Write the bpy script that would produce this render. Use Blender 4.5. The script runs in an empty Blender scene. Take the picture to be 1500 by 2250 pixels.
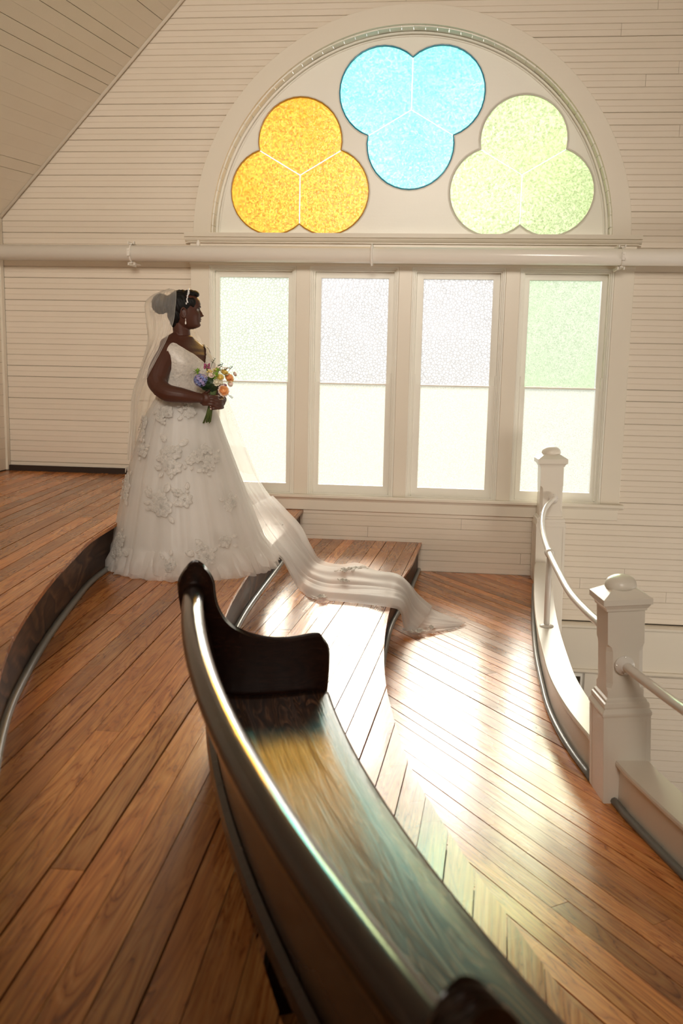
import bpy, math, random
from mathutils import Vector, Matrix
R = math.radians
sc = bpy.context.scene
# ------------------------------------------------------------------ camera
cam = bpy.data.cameras.new('camera'); camo = bpy.data.objects.new('camera', cam)
sc.collection.objects.link(camo); sc.camera = camo
cam.sensor_fit = 'VERTICAL'; cam.sensor_height = 36.0; cam.lens = 2005.7 / 2250 * 36
pit, yaw, roll = .154922, .100563, .0206335
fw = Vector((-math.sin(yaw) * math.cos(pit), math.cos(yaw) * math.cos(pit), -math.sin(pit)))
rt = Vector((math.cos(yaw), math.sin(yaw), 0)); up = rt.cross(fw)
r2 = rt * math.cos(roll) + up * math.sin(roll); u2 = up * math.cos(roll) - rt * math.sin(roll)
camo.matrix_world = Matrix(((r2.x, u2.x, -fw.x, 0), (r2.y, u2.y, -fw.y, -8.0), (r2.z, u2.z, -fw.z, 1.768), (0, 0, 0, 1)))
cam.dof.use_dof = True; cam.dof.focus_distance = 5.7; cam.dof.aperture_fstop = 3.2
cam.clip_start = .05
# ------------------------------------------------------------------ world, sun, lights
w = bpy.data.worlds.new('World'); sc.world = w; w.use_nodes = True
wn = w.node_tree.nodes; wl = w.node_tree.links; wn.clear()
wo = wn.new('ShaderNodeOutputWorld'); wb = wn.new('ShaderNodeBackground')
tc = wn.new('ShaderNodeTexCoord'); sx = wn.new('ShaderNodeSeparateXYZ'); mr = wn.new('ShaderNodeMapRange')
cr = wn.new('ShaderNodeValToRGB')
wl.new(tc.outputs['Generated'], sx.inputs[0]); wl.new(sx.outputs['Z'], mr.inputs[0])
mr.inputs[1].default_value = -1; mr.inputs[2].default_value = 1
wl.new(mr.outputs[0], cr.inputs[0]); wl.new(cr.outputs[0], wb.inputs[0]); wl.new(wb.outputs[0], wo.inputs[0])
e = cr.color_ramp.elements
e[0].position = 0; e[0].color = (.5, .52, .38, 1)
e[1].position = 1; e[1].color = (.8, .92, 1, 1)
a = e.new(.49); a.color = (.90, .92, .84, 1)
a = e.new(.53); a.color = (.96, .98, .93, 1)
a = e.new(.62); a.color = (1, 1, 1, 1)
wb.inputs[1].default_value = .86
SUN_EL, SUN_AZX = R(21.5), .075
sd = Vector((SUN_AZX, -1, -math.tan(SUN_EL))).normalized()      # direction the light travels
sl = bpy.data.lights.new('sun', 'SUN'); sl.energy = 7.3; sl.angle = R(30); sl.color = (1, .93, .84)
so = bpy.data.objects.new('sun', sl); sc.collection.objects.link(so)
so.rotation_euler = sd.to_track_quat('-Z', 'Y').to_euler()
def area(name, loc, target, sx_, sy_, en, col, spread=180):
    l = bpy.data.lights.new(name, 'AREA'); l.shape = 'RECTANGLE'; l.size = sx_; l.size_y = sy_; l.energy = en; l.color = col; l.spread = R(spread)
    o = bpy.data.objects.new(name, l); sc.collection.objects.link(o); o.location = loc
    o.rotation_euler = (Vector(target) - Vector(loc)).to_track_quat('-Z', 'Y').to_euler(); return o
area('rear_fill_light', (.8, -12.6, 5.6), (-.5, 0, 3.3), 4.0, 2.2, 150, (1, .90, .78), 62)  # added fill from behind the viewer to lift the gable wall, no window built
area('side_fill_light', (6.3, -2.9, 2.9), (-1.8, -.6, 2.4), 4.0, 2.6, 420, (1, .91, .80), 115)  # unseen fill lamp added at the right to brighten the interior walls
area('low_fill_light', (6.3, -3.2, -1.0), (1.2, 0, -.4), 3.5, 1.8, 90, (1, .91, .80), 120)  # extra low fill, added to brighten the wall below the gallery
sc.view_settings.view_transform = 'Standard'; sc.view_settings.look = 'None'
sc.view_settings.exposure = 0.19; sc.view_settings.gamma = 1.0; sc.view_settings.use_curve_mapping = False
sc.cycles.use_denoising = True; sc.cycles.max_bounces = 10; sc.cycles.transparent_max_bounces = 24
sc.cycles.diffuse_bounces = 5; sc.cycles.sample_clamp_indirect = 6
# ------------------------------------------------------------------ materials
class NT:
    def __init__(s, name):
        s.m = bpy.data.materials.new(name); s.m.use_nodes = True; s.t = s.m.node_tree; s.n = s.t.nodes; s.l = s.t.links; s.n.clear()
        s.o = s.n.new('ShaderNodeOutputMaterial')
    def __call__(s, typ, ins=None, **kw):
        x = s.n.new('ShaderNode' + typ)
        for k, v in kw.items(): setattr(x, k, v)
        for k, v in (ins or {}).items():
            if hasattr(v, 'is_linked') or isinstance(v, bpy.types.NodeSocket): s.l.new(v, x.inputs[k])
            else: x.inputs[k].default_value = v
        return x
    def out(s, sh): s.l.new(sh, s.o.inputs[0]); return s.m
def c4(c): return (c[0], c[1], c[2], 1)
def mixc(t, f, a, b, typ='MIX'):
    x = t('MixRGB', blend_type=typ); 
    for k, v in ((0, f), (1, a), (2, b)):
        if isinstance(v, bpy.types.NodeSocket): t.l.new(v, x.inputs[k])
        else: x.inputs[k].default_value = v if k == 0 else c4(v)
    return x.outputs[0]
def ramp(t, f, pts):
    x = t('ValToRGB', {0: f}); el = x.color_ramp.elements
    el[0].position = pts[0][0]; el[0].color = c4(pts[0][1]); el[1].position = pts[-1][0]; el[1].color = c4(pts[-1][1])
    for p, c in pts[1:-1]: k = el.new(p); k.color = c4(c)
    return x.outputs[0]
def plain(name, col, rough=.5, metal=0, spec=.5, **kw):
    t = NT(name); b = t('BsdfPrincipled', {'Base Color': c4(col), 'Roughness': rough, 'Metallic': metal, 'Specular IOR Level': spec})
    for k, v in kw.items(): b.inputs[k.replace('_', ' ')].default_value = v
    return t.out(b.outputs[0])
def paint(name, col, rough=.42, dirt=.12, bump=.12):
    t = NT(name); co = t('TexCoord').outputs['Object']; inf = t('ObjectInfo')
    n1 = t('TexNoise', {'Vector': co, 'Scale': 3.0, 'Detail': 5.0})
    n2 = t('TexNoise', {'Vector': co, 'Scale': 60.0, 'Detail': 3.0})
    mp = t('Mapping', {'Vector': co, 'Scale': (4, 60, 60)}); n3 = t('TexNoise', {'Vector': mp.outputs[0], 'Scale': 1.0, 'Detail': 4.0})
    f = t('MapRange', {0: n1.outputs['Fac'], 1: .3, 2: .75, 3: 0, 4: dirt})
    c = mixc(t, f.outputs[0], col, (col[0] * .72, col[1] * .66, col[2] * .56))
    f2 = t('MapRange', {0: inf.outputs['Random'], 1: 0, 2: 1, 3: 0, 4: .10})
    c = mixc(t, f2.outputs[0], c, (col[0] * .8, col[1] * .76, col[2] * .68))
    ad = t('Math', {0: n2.outputs['Fac'], 1: n3.outputs['Fac']}, operation='ADD')
    bp = t('Bump', {'Strength': bump, 'Distance': .003, 'Height': ad.outputs[0]})
    b = t('BsdfPrincipled', {'Base Color': c, 'Roughness': rough, 'Normal': bp.outputs[0]})
    return t.out(b.outputs[0])
def wood(name, dark, mid, light, rough=.28, coat=.0, gs=1.0, rnd=.55, spec=.5, knots=True):
    t = NT(name); co = t('TexCoord').outputs['Object']; inf = t('ObjectInfo').outputs['Random']
    off = t('Math', {0: inf, 1: 37.0}, operation='MULTIPLY').outputs[0]
    cb = t('CombineXYZ', {'X': off, 'Y': off, 'Z': off})
    v = t('VectorMath', {0: co, 1: cb.outputs[0]}, operation='ADD').outputs[0]
    mp = t('Mapping', {'Vector': v, 'Scale': (1.1 * gs, 13 * gs, 13 * gs)})
    n = t('TexNoise', {'Vector': mp.outputs[0], 'Scale': 1.0, 'Detail': 4.0, 'Distortion': .9})
    m2 = t('Math', {0: n.outputs['Fac'], 1: 9.0}, operation='MULTIPLY').outputs[0]
    fr = t('Math', {0: m2}, operation='FRACT').outputs[0]      # growth-ring bands
    mp2 = t('Mapping', {'Vector': v, 'Scale': (4 * gs, 160 * gs, 160 * gs)})
    nf = t('TexNoise', {'Vector': mp2.outputs[0], 'Scale': 1.0, 'Detail': 3.0})
    big = t('TexNoise', {'Vector': v, 'Scale': 2.2, 'Detail': 3.0})
    c = ramp(t, fr, [(0, mid), (.45, light), (.86, mid), (1, dark)])
    c = mixc(t, t('MapRange', {0: nf.outputs['Fac'], 1: .35, 2: .7, 3: 0, 4: .55}).outputs[0], c, dark)
    c = mixc(t, t('MapRange', {0: big.outputs['Fac'], 1: .4, 2: .72, 3: 0, 4: .5}).outputs[0], c, mid)
    br = t('MapRange', {0: inf, 1: 0, 2: 1, 3: 1 - rnd * .75, 4: 1 + rnd * .55}).outputs[0]
    hs = t('HueSaturation', {'Value': br, 'Color': c, 'Saturation': 1.0})
    c = hs.outputs[0]
    if knots:
        vo = t('TexVoronoi', {'Vector': v, 'Scale': 2.3}); k = t('MapRange', {0: vo.outputs['Distance'], 1: .012, 2: .03, 3: .85, 4: 0}).outputs[0]
        c = mixc(t, k, c, (dark[0] * .25, dark[1] * .2, dark[2] * .2))
    ht = t('Math', {0: nf.outputs['Fac'], 1: fr}, operation='ADD').outputs[0]
    bp = t('Bump', {'Strength': .12, 'Distance': .002, 'Height': ht})
    rg = t('MapRange', {0: big.outputs['Fac'], 1: .3, 2: .7, 3: rough * .8, 4: rough * 1.25}).outputs[0]
    b = t('BsdfPrincipled', {'Base Color': c, 'Roughness': rg, 'Normal': bp.outputs[0], 'Coat Weight': coat, 'Coat Roughness': .15, 'Specular IOR Level': spec})
    return t.out(b.outputs[0])
def wood_arc(name, dark, mid, light, center, rough, coat, gs=1.0):
    t = NT(name); g = t('NewGeometry').outputs['Position']
    v = t('VectorMath', {0: g, 1: center}, operation='SUBTRACT').outputs[0]
    s_ = t('SeparateXYZ', {0: v}); x, y, z = s_.outputs
    xx = t('Math', {0: x, 1: x}, operation='MULTIPLY').outputs[0]; yy = t('Math', {0: y, 1: y}, operation='MULTIPLY').outputs[0]
    r = t('Math', {0: t('Math', {0: xx, 1: yy}, operation='ADD').outputs[0]}, operation='SQRT').outputs[0]
    th = t('Math', {0: y, 1: x}, operation='ARCTAN2').outputs[0]; tl = t('Math', {0: th, 1: 6.3}, operation='MULTIPLY').outputs[0]
    cv = t('CombineXYZ', {'X': tl, 'Y': r, 'Z': z}).outputs[0]
    mp = t('Mapping', {'Vector': cv, 'Scale': (1.6 * gs, 13 * gs, 3 * gs)})
    n = t('TexNoise', {'Vector': mp.outputs[0], 'Scale': 1.0, 'Detail': 3.0, 'Distortion': .8})
    fr = t('Math', {0: t('Math', {0: n.outputs['Fac'], 1: 11.0}, operation='MULTIPLY').outputs[0]}, operation='FRACT').outputs[0]
    mp2 = t('Mapping', {'Vector': cv, 'Scale': (7 * gs, 190 * gs, 40)}); nf = t('TexNoise', {'Vector': mp2.outputs[0], 'Scale': 1.0, 'Detail': 3.0})
    c = ramp(t, fr, [(0, dark), (.5, mid), (.8, light), (.93, mid), (1, dark)])
    c = mixc(t, t('MapRange', {0: nf.outputs['Fac'], 1: .38, 2: .65, 3: 0, 4: .6}).outputs[0], c, dark)
    ht = t('Math', {0: nf.outputs['Fac'], 1: fr}, operation='ADD').outputs[0]
    bp = t('Bump', {'Strength': .25, 'Distance': .002, 'Height': ht})
    b = t('BsdfPrincipled', {'Base Color': c, 'Roughness': rough, 'Normal': bp.outputs[0], 'Coat Weight': coat, 'Coat Roughness': .16, 'Specular IOR Level': .24})
    return t.out(b.outputs[0])
def glass(name, tint, pat='pebble', thru=.72, glow=.11, lobe=.006):
    t = NT(name); co = t('TexCoord').outputs['Object']
    if pat == 'pebble': tx = t('TexNoise', {'Vector': co, 'Scale': 52.0, 'Detail': 2.0, 'Distortion': 1.2}).outputs['Fac']
    elif pat == 'floral':
        tx = t('TexVoronoi', {'Vector': co, 'Scale': 40.0}, feature='DISTANCE_TO_EDGE').outputs['Distance']
        tx = t('Math', {0: tx, 1: 3.0}, operation='MULTIPLY').outputs[0]
    elif pat == 'crackle':
        tx = t('TexNoise', {'Vector': co, 'Scale': 60.0, 'Detail': 4.0, 'Distortion': 2.5}).outputs['Fac']
    else: tx = t('TexNoise', {'Vector': co, 'Scale': 120.0, 'Detail': 2.0}).outputs['Fac']
    bg = t('TexNoise', {'Vector': co, 'Scale': 1.6, 'Detail': 2.0}).outputs['Fac']
    lo = tuple(x * x * .62 for x in tint)
    f = t('MapRange', {0: tx, 1: .36, 2: .58, 3: .6, 4: 0}).outputs[0]
    if pat == 'floral': f = t('MapRange', {0: tx, 1: .05, 2: .32, 3: .70, 4: 0}).outputs[0]
    if pat == 'fine': f = t('MapRange', {0: tx, 1: .4, 2: .6, 3: .35, 4: 0}).outputs[0]
    c = mixc(t, f, tint, lo)
    c = mixc(t, t('MapRange', {0: bg, 1: .42, 2: .66, 3: 0, 4: .35}).outputs[0], c, tuple(x * y for x, y in zip(tint, tint)))
    bp = t('Bump', {'Strength': .9, 'Distance': .004, 'Height': tx})
    tr = t('BsdfTransparent', {'Color': c}); tl = t('BsdfTranslucent', {'Color': c, 'Normal': bp.outputs[0]})
    rf = t('BsdfRefraction', {'Color': c, 'Roughness': .22, 'IOR': 1.12, 'Normal': bp.outputs[0]})
    gl = t('BsdfGlossy', {'Color': (1, 1, 1, 1), 'Roughness': .2, 'Normal': bp.outputs[0]})
    m1 = t('MixShader', {0: glow / (glow + thru), 1: tr.outputs[0], 2: tl.outputs[0]})
    m2 = t('MixShader', {0: lobe, 1: m1.outputs[0], 2: rf.outputs[0]})
    m3 = t('MixShader', {0: .04, 1: m2.outputs[0], 2: gl.outputs[0]})
    return t.out(m3.outputs[0])
def fabric(name, col, see=0.0, trans=.45, bumpy=0, sheen=.2, pat=None):
    t = NT(name); co = t('TexCoord').outputs['Object']
    cc = c4(col)
    if bumpy or pat:
        n = t('TexVoronoi', {'Vector': co, 'Scale': 70.0 if not pat else pat}, feature='SMOOTH_F1')
        nn = t('TexNoise', {'Vector': co, 'Scale': 38.0, 'Detail': 4.0, 'Distortion': 1.5})
        ad = t('Math', {0: n.outputs['Distance'], 1: nn.outputs['Fac']}, operation='ADD').outputs[0]
        bp = t('Bump', {'Strength': bumpy, 'Distance': .008, 'Height': ad}).outputs[0]
        cs = mixc(t, t('MapRange', {0: nn.outputs['Fac'], 1: .42, 2: .6, 3: 0, 4: .5}).outputs[0], col, tuple(x * .74 for x in col))
        d = t('BsdfDiffuse', {'Color': cs, 'Normal': bp}); tr = t('BsdfTranslucent', {'Color': cs, 'Normal': bp})
    else:
        d = t('BsdfDiffuse', {'Color': cc}); tr = t('BsdfTranslucent', {'Color': cc})
    m = t('MixShader', {0: trans, 1: d.outputs[0], 2: tr.outputs[0]}).outputs[0]
    gl = t('BsdfGlossy', {'Color': (1, 1, 1, 1), 'Roughness': .45}); m = t('MixShader', {0: .05, 1: m, 2: gl.outputs[0]}).outputs[0]
    if see > 0:
        lw = t('LayerWeight', {'Blend': .35}); k = t('MapRange', {0: lw.outputs['Facing'], 1: 0, 2: 1, 3: see, 4: max(0, see - .45)}).outputs[0]
        tp = t('BsdfTransparent', {'Color': (1, 1, 1, 1)}); m = t('MixShader', {0: k, 1: m, 2: tp.outputs[0]}).outputs[0]
    return t.out(m)
CREAM = (.80, .72, .61)
M = dict(
    board=paint('painted_beadboard', CREAM), trim=paint('painted_trim', (.80, .74, .63), .35, .08),
    post=paint('painted_newel', (.84, .79, .70), .3, .06), ceil=paint('painted_ceiling', (.80, .73, .61)),
    back=plain('gap_dark', (.13, .10, .07), .9), sash=paint('painted_sash', (.86, .84, .76), .35, .05),
    floor=wood('heart_pine', (.19, .048, .011), (.56, .195, .050), (.76, .345, .105), .27, .12, rnd=.6),
    riser=wood_arc('riser_oak', (.030, .013, .007), (.10, .048, .026), (.18, .095, .055), (9.0, -2.3, 0), .5, 0, gs=.5),
    sub=plain('subfloor_dark', (.03, .015, .008), .8), shoe=paint('grey_shoe', (.20, .21, .20), .3, .1),
    pew=wood('dark_walnut', (.004, .0015, .001), (.013, .0045, .003), (.024, .008, .004), .26, .32, rnd=0, knots=False, spec=.22),
    seat=wood('seat_oak', (.022, .009, .004), (.085, .034, .014), (.18, .085, .042), .26, .35, gs=.75, rnd=0, knots=False),
    pipe=plain('pipe_paint', (.90, .86, .79), .2), metal=plain('nickel', (.7, .68, .62), .3, 1), brass=plain('old_brass', (.35, .25, .12), .4, .8),
    rail=plain('rail_paint', (.86, .82, .76), .25),
    skin=plain('skin', (.075, .025, .014), .5, 0, .4, Subsurface_Weight=.06), hair=plain('black_hair', (.004, .003, .0025), .6, 0, .25),
    lip=plain('lip', (.12, .03, .025), .35), eyew=plain('eye_white', (.28, .25, .23), .3), iris=plain('iris', (.01, .006, .004), .1),
    nail=plain('nail', (.75, .55, .5), .2), veil=fabric('veil_tulle', (.96, .93, .88), .74, .55), train=fabric('train_tulle', (.99, .99, .99), .50, .60),
    tulle=fabric('skirt_tulle', (.96, .94, .91), .55, .5), satin=fabric('skirt_lining', (.95, .93, .90), 0, .4),
    bodice=fabric('bodice_lace', (.90, .84, .76), 0, .25, .7), lace=fabric('lace', (.93, .90, .85), .30, .35, .5, pat=140.0),
    pearl=plain('pearl', (.85, .80, .76), .15), gem=plain('crystal', (.9, .9, .92), .08, .3),
    leaf=plain('dark_leaf', (.02, .05, .015), .5), lime=plain('lime_leaf', (.25, .42, .05), .5, Subsurface_Weight=.1), stem=plain('green_stem', (.09, .13, .03), .5),
    hyd=plain('hydrangea_blue', (.22, .26, .55), .6), hyd2=plain('hydrangea_lilac', (.36, .30, .55), .6), peach=plain('peach_petal', (.90, .50, .22), .55),
    yel=plain('yellow_petal', (.85, .68, .22), .55), white=plain('cream_petal', (.82, .78, .62), .55), mag=plain('magenta_bud', (.42, .08, .20), .5), blush=plain('blush_petal', (.9, .75, .68), .5),
    mulb=plain('mauve', (.3, .12, .18), .6), lawn=plain('lawn', (.16, .24, .06), .9), lowfloor=plain('ground_floor_boards', (.25, .12, .05), .5),
    pewseat=wood_arc('seat_oak_curved', (.014, .005, .003), (.065, .026, .011), (.17, .085, .046), (5.6, -3.67, 0), .34, .04),
    pewrail=wood_arc('rail_walnut', (.008, .003, .002), (.02, .008, .004), (.035, .014, .007), (5.6, -3.67, 0), .16, .6),
    gy=glass('yellow_glass', (.94, .71, .25)), gb=glass('aqua_glass', (.50, .88, .84), lobe=.022), gg=glass('green_glass', (.80, .875, .66)),
    p1=glass('pane_floral', (.93, .96, .91), 'floral'), p2=glass('pane_sprig', (.93, .925, .94), 'floral'), p3=glass('pane_fine', (.97, .965, .92), 'fine'),
    p4=glass('pane_green', (.87, .935, .83), 'crackle'), p5=glass('pane_fine_grey', (.93, .94, .91), 'fine'),
    rimb=plain('aqua_rim', (.02, .25, .40), .2), rimy=plain('amber_rim', (.45, .22, .02), .2), rimg=plain('pale_rim', (.62, .60, .52), .3), cames=glass('clear_came', (1, 1, 1), 'fine'),
)
# ------------------------------------------------------------------ helpers
col = sc.collection
def mesh(name, V, F, mat=None, parent=None, smooth=False, loc=None, rot=None):
    me = bpy.data.meshes.new(name); me.from_pydata([tuple(v) for v in V], [], F); me.update()
    if mat: me.materials.append(M[mat] if isinstance(mat, str) else mat)
    if smooth: me.polygons.foreach_set('use_smooth', [True] * len(me.polygons))
    return link(name, me, parent, loc, rot)
def link(name, me, parent=None, loc=None, rot=None):
    o = bpy.data.objects.new(name, me); col.objects.link(o)
    if parent: o.parent = parent
    if loc is not None: o.location = loc
    if rot is not None: o.rotation_euler = rot
    return o
def empty(name, loc=(0, 0, 0)):
    o = bpy.data.objects.new(name, None); col.objects.link(o); o.location = loc; o.empty_display_size = .1; return o
def tag(o, label=None, cat=None, group=None, kind=None):
    if label: o['label'] = label
    if cat: o['category'] = cat
    if group: o['group'] = group
    if kind: o['kind'] = kind
    return o
class MB:
    def __init__(s): s.V = []; s.F = []
    def add(s, V, F): k = len(s.V); s.V += [tuple(v) for v in V]; s.F += [tuple(i + k for i in f) for f in F]; return s
    def box(s, x0, x1, y0, y1, z0, z1):
        return s.add([(x0, y0, z0), (x1, y0, z0), (x1, y1, z0), (x0, y1, z0), (x0, y0, z1), (x1, y0, z1), (x1, y1, z1), (x0, y1, z1)],
                     [(3, 2, 1, 0), (4, 5, 6, 7), (0, 1, 5, 4), (1, 2, 6, 5), (2, 3, 7, 6), (3, 0, 4, 7)])
    def frame(s, x0, x1, z0, z1, w, y0, y1, wb=None, wt=None):
        wb = w if wb is None else wb; wt = w if wt is None else wt
        o = [(x0, z0), (x1, z0), (x1, z1), (x0, z1)]; i = [(x0 + w, z0 + wb), (x1 - w, z0 + wb), (x1 - w, z1 - wt), (x0 + w, z1 - wt)]
        V = [(p[0], y, p[1]) for y in (y0, y1) for p in o + i]; F = []
        for k in range(4):
            n = (k + 1) % 4
            F += [(k, n, 4 + n, 4 + k), (8 + n, 8 + k, 12 + k, 12 + n), (n, k, 8 + k, 8 + n), (4 + k, 4 + n, 12 + n, 12 + k)]
        return s.add(V, F)
    def prism(s, P, z0, z1):      # polygon (x,y) extruded in z
        n = len(P); V = [(p[0], p[1], z0) for p in P] + [(p[0], p[1], z1) for p in P]
        return s.add(V, [tuple(range(n))[::-1], tuple(range(n, 2 * n))] + [(k, (k + 1) % n, n + (k + 1) % n, n + k) for k in range(n)])
    def sweep(s, rings, closed=False, caps=True, ringclosed=True):    # rings: list of same-length point lists
        n = len(rings[0]); V = [p for r in rings for p in r]; F = []
        m = len(rings)
        for a in range(m if closed else m - 1):
            b = (a + 1) % m
            for k in range(n if ringclosed else n - 1):
                j = (k + 1) % n; F.append((a * n + k, a * n + j, b * n + j, b * n + k))
        if caps and not closed and ringclosed: F += [tuple(range(n))[::-1], tuple(range((m - 1) * n, m * n))]
        return s.add(V, F)
    def tube(s, P, r, n=10, closed=False):
        P = [Vector(p) for p in P]; rs = r if isinstance(r, (list, tuple)) else [r] * len(P); rings = []
        ref = None
        for k, p in enumerate(P):
            t = (P[(k + 1) % len(P)] - P[k - 1]) if closed else (P[min(k + 1, len(P) - 1)] - P[max(k - 1, 0)])
            t.normalize()
            if ref is None: ref = Vector((0, 0, 1)) if abs(t.z) < .9 else Vector((1, 0, 0))
            a = t.cross(ref)
            if a.length < 1e-5: a = t.orthogonal()
            a.normalize(); b = a.cross(t).normalized(); ref = b
            rings.append([p + (a * math.cos(2 * math.pi * i / n) + b * math.sin(2 * math.pi * i / n)) * rs[k] for i in range(n)])
        return s.sweep(rings, closed)
    def ell(s, c, r, n=14, m=9, rot=None):
        V = []; F = []; c = Vector(c)
        for i in range(m + 1):
            th = math.pi * i / m
            for j in range(n):
                ph = 2 * math.pi * j / n; v = Vector((r[0] * math.sin(th) * math.cos(ph), r[1] * math.sin(th) * math.sin(ph), r[2] * math.cos(th)))
                if rot: v = rot @ v
                V.append(c + v)
        for i in range(m):
            for j in range(n): F.append((i * n + j, (i + 1) * n + j, (i + 1) * n + (j + 1) % n, i * n + (j + 1) % n))
        return s.add(V, F)
    def build(s, name, mat=None, parent=None, smooth=False, loc=None, rot=None): return mesh(name, s.V, s.F, mat, parent, smooth, loc, rot)
def lathe(prof, n=24, c=(0, 0, 0)):
    return MB().sweep([[(c[0] + r * math.cos(2 * math.pi * i / n), c[1] + r * math.sin(2 * math.pi * i / n), c[2] + z) for i in range(n)] for r, z in prof])
def bevel(o, w=.003, seg=2, ang=35):
    b = o.modifiers.new('bevel', 'BEVEL'); b.width = w; b.segments = seg; b.limit_method = 'ANGLE'; b.angle_limit = R(ang); return o
def catmull(P, n):
    P = [Vector(p) for p in P]; out = []
    for k in range(len(P) - 1):
        p0 = P[max(k - 1, 0)]; p1 = P[k]; p2 = P[k + 1]; p3 = P[min(k + 2, len(P) - 1)]
        for i in range(n):
            t = i / n; out.append(.5 * ((2 * p1) + (p2 - p0) * t + (2 * p0 - 5 * p1 + 4 * p2 - p3) * t * t + (3 * p1 - p0 - 3 * p2 + p3) * t ** 3))
    out.append(P[-1]); return out
def clip(P, nx, ny, d):          # part of polygon P (may be concave) with nx*x+ny*y <= d, as a list of polygons
    D_ = [nx * p[0] + ny * p[1] - d + 1e-7 for p in P]; n = len(P)
    if all(v <= 0 for v in D_): return [P]
    if all(v > 0 for v in D_): return []
    seq = []; cr = []                # walk: vertices and crossings
    for k in range(n):
        p, q = P[k], P[(k + 1) % n]; a, b = D_[k], D_[(k + 1) % n]
        if a <= 0: seq.append(('v', p, None))
        if (a <= 0) != (b <= 0):
            t = a / (a - b); x = (p[0] + (q[0] - p[0]) * t, p[1] + (q[1] - p[1]) * t)
            cr.append((-ny * x[0] + nx * x[1], len(seq))); seq.append(('out' if a <= 0 else 'in', x, None))
    cr.sort(); mate = {}
    for i in range(0, len(cr) - 1, 2): mate[cr[i][1]] = cr[i + 1][1]; mate[cr[i + 1][1]] = cr[i][1]
    res = []; used = set(); m = len(seq)
    for s in range(m):
        if seq[s][0] != 'in' or s in used: continue
        poly = []; k = s
        for _ in range(4 * m):
            used.add(k); poly.append(seq[k][1])
            if seq[k][0] == 'out':
                k = mate.get(k, s)
                if k == s: break
                continue
            k = (k + 1) % m
            if k == s: break
        if len(poly) > 2: res.append(poly)
    return res
def clips(Ps, nx, ny, d): return [q for p in Ps for q in clip(p, nx, ny, d)]
def parea(P): return .5 * sum(P[k][0] * P[(k + 1) % len(P)][1] - P[(k + 1) % len(P)][0] * P[k][1] for k in range(len(P)))
rnd = random.Random(4)
def lay_planks(parent, region, zt, ang, pitch, mat, gap=.0042, thick=.02, joint=5.5, jit=.0):
    """cut the region into parallel boards running along ang; each board is its own object"""
    dx, dy = math.cos(ang), math.sin(ang); nx, ny = -dy, dx
    if parea(region) < 0: region = region[::-1]
    lo = min(nx * p[0] + ny * p[1] for p in region); hi = max(nx * p[0] + ny * p[1] for p in region); k = 0
    s = lo
    while s < hi:
        g = gap * rnd.choice([.5, .7, 1, 1, 1.5])
        for P in clips(clip(region, nx, ny, s + pitch - g), -nx, -ny, -s):
            if abs(parea(P)) < 2e-4: continue
            a0 = min(dx * p[0] + dy * p[1] for p in P); a1 = max(dx * p[0] + dy * p[1] for p in P)
            cuts = [a0 - 1]; c = a0 + rnd.uniform(.6, joint)
            while c < a1 - .5: cuts.append(c); c += rnd.uniform(joint * .6, joint * 1.3)
            cuts.append(a1 + 1)
            for q in range(len(cuts) - 1):
                for Q in clips(clip(P, dx, dy, cuts[q + 1] - .0015), -dx, -dy, -cuts[q]):
                    if abs(parea(Q)) < 2e-4: continue
                    cx = sum(p[0] for p in Q) / len(Q); cy = sum(p[1] for p in Q) / len(Q)
                    L = [((p[0] - cx) * dx + (p[1] - cy) * dy, (p[0] - cx) * nx + (p[1] - cy) * ny) for p in Q]
                    MB().prism(L, -thick, 0).build('floorboard', mat, parent, loc=(cx, cy, zt + rnd.uniform(-jit, jit)), rot=(0, 0, ang))
        s += pitch
# ------------------------------------------------------------------ wall boards
ROOF_A, ROOF_B = (-3.9, 3.03), 1.06            # roof line on the window wall: z = 3.03 + 1.06 (x + 3.9)
XR = 6.6; XMID = .12
def roof_z(x): return ROOF_A[1] + ROOF_B * ((x + 3.9) if x < XMID else (2 * XMID - x + 3.9))
AC = (-.299, 2.88); R1, R2 = 1.848, 1.693
wall = tag(empty('wall_back', (0, 0, 0)), 'cream painted beadboard gable wall around the big arched window', kind='structure')
# dark backing so the joints read as gaps, left open at the windows
bk = MB(); PZ = .097; Z0 = .97 - 45 * PZ
BX = [(-3.95, -2.06), (1.5, XR)]
mb = MB()
for x0, x1 in BX: mb.box(x0, x1, .047, .09, -3.3, 2.9)
mb.box(-2.06, 1.5, .047, .09, -3.3, .62)
n = 40
pts = [(AC[0] + (R2 + .06) * math.cos(math.pi * k / n), AC[1] + (R2 + .06) * math.sin(math.pi * k / n)) for k in range(n + 1)]
top = 8.0
for k in range(n):
    (xa, za), (xb, zb) = pts[k], pts[k + 1]
    if abs(xa - xb) > 1e-4: mb.add([(xb, .047, zb), (xa, .047, za), (xa, .047, top), (xb, .047, top)], [(0, 1, 2, 3)])
mb.box(-3.95, pts[n][0], .047, .09, 2.88, top); mb.box(pts[0][0], XR, .047, .09, 2.88, top)
mb.build('backing', 'back', wall)
def board_profile(g):            # one beadboard strip, 1 m long, two beads
    h = PZ - g
    p = [(.0, 0), (-.0, 0)]
    pr = [(.02, 0), (.004, 0), (0, .004), (0, h * .47), (.0016, h * .485), (-.0003, h * .50), (.0016, h * .515), (0, h * .53), (0, h - .004), (.004, h), (.02, h)]
    V = []; F = []
    for x in (0, 1): V += [(x, y + .024, z) for y, z in pr]
    m = len(pr)
    for k in range(m - 1): F.append((k, m + k, m + k + 1, k + 1))
    F += [tuple(range(m)), tuple(range(m, 2 * m))[::-1]]
    me = bpy.data.meshes.new('wall_board'); me.from_pydata(V, [], F); me.update(); me.materials.append(M['board']); return me
bms = [board_profile(g) for g in (.0008, .0012, .0012, .0028, .002)]
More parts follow.
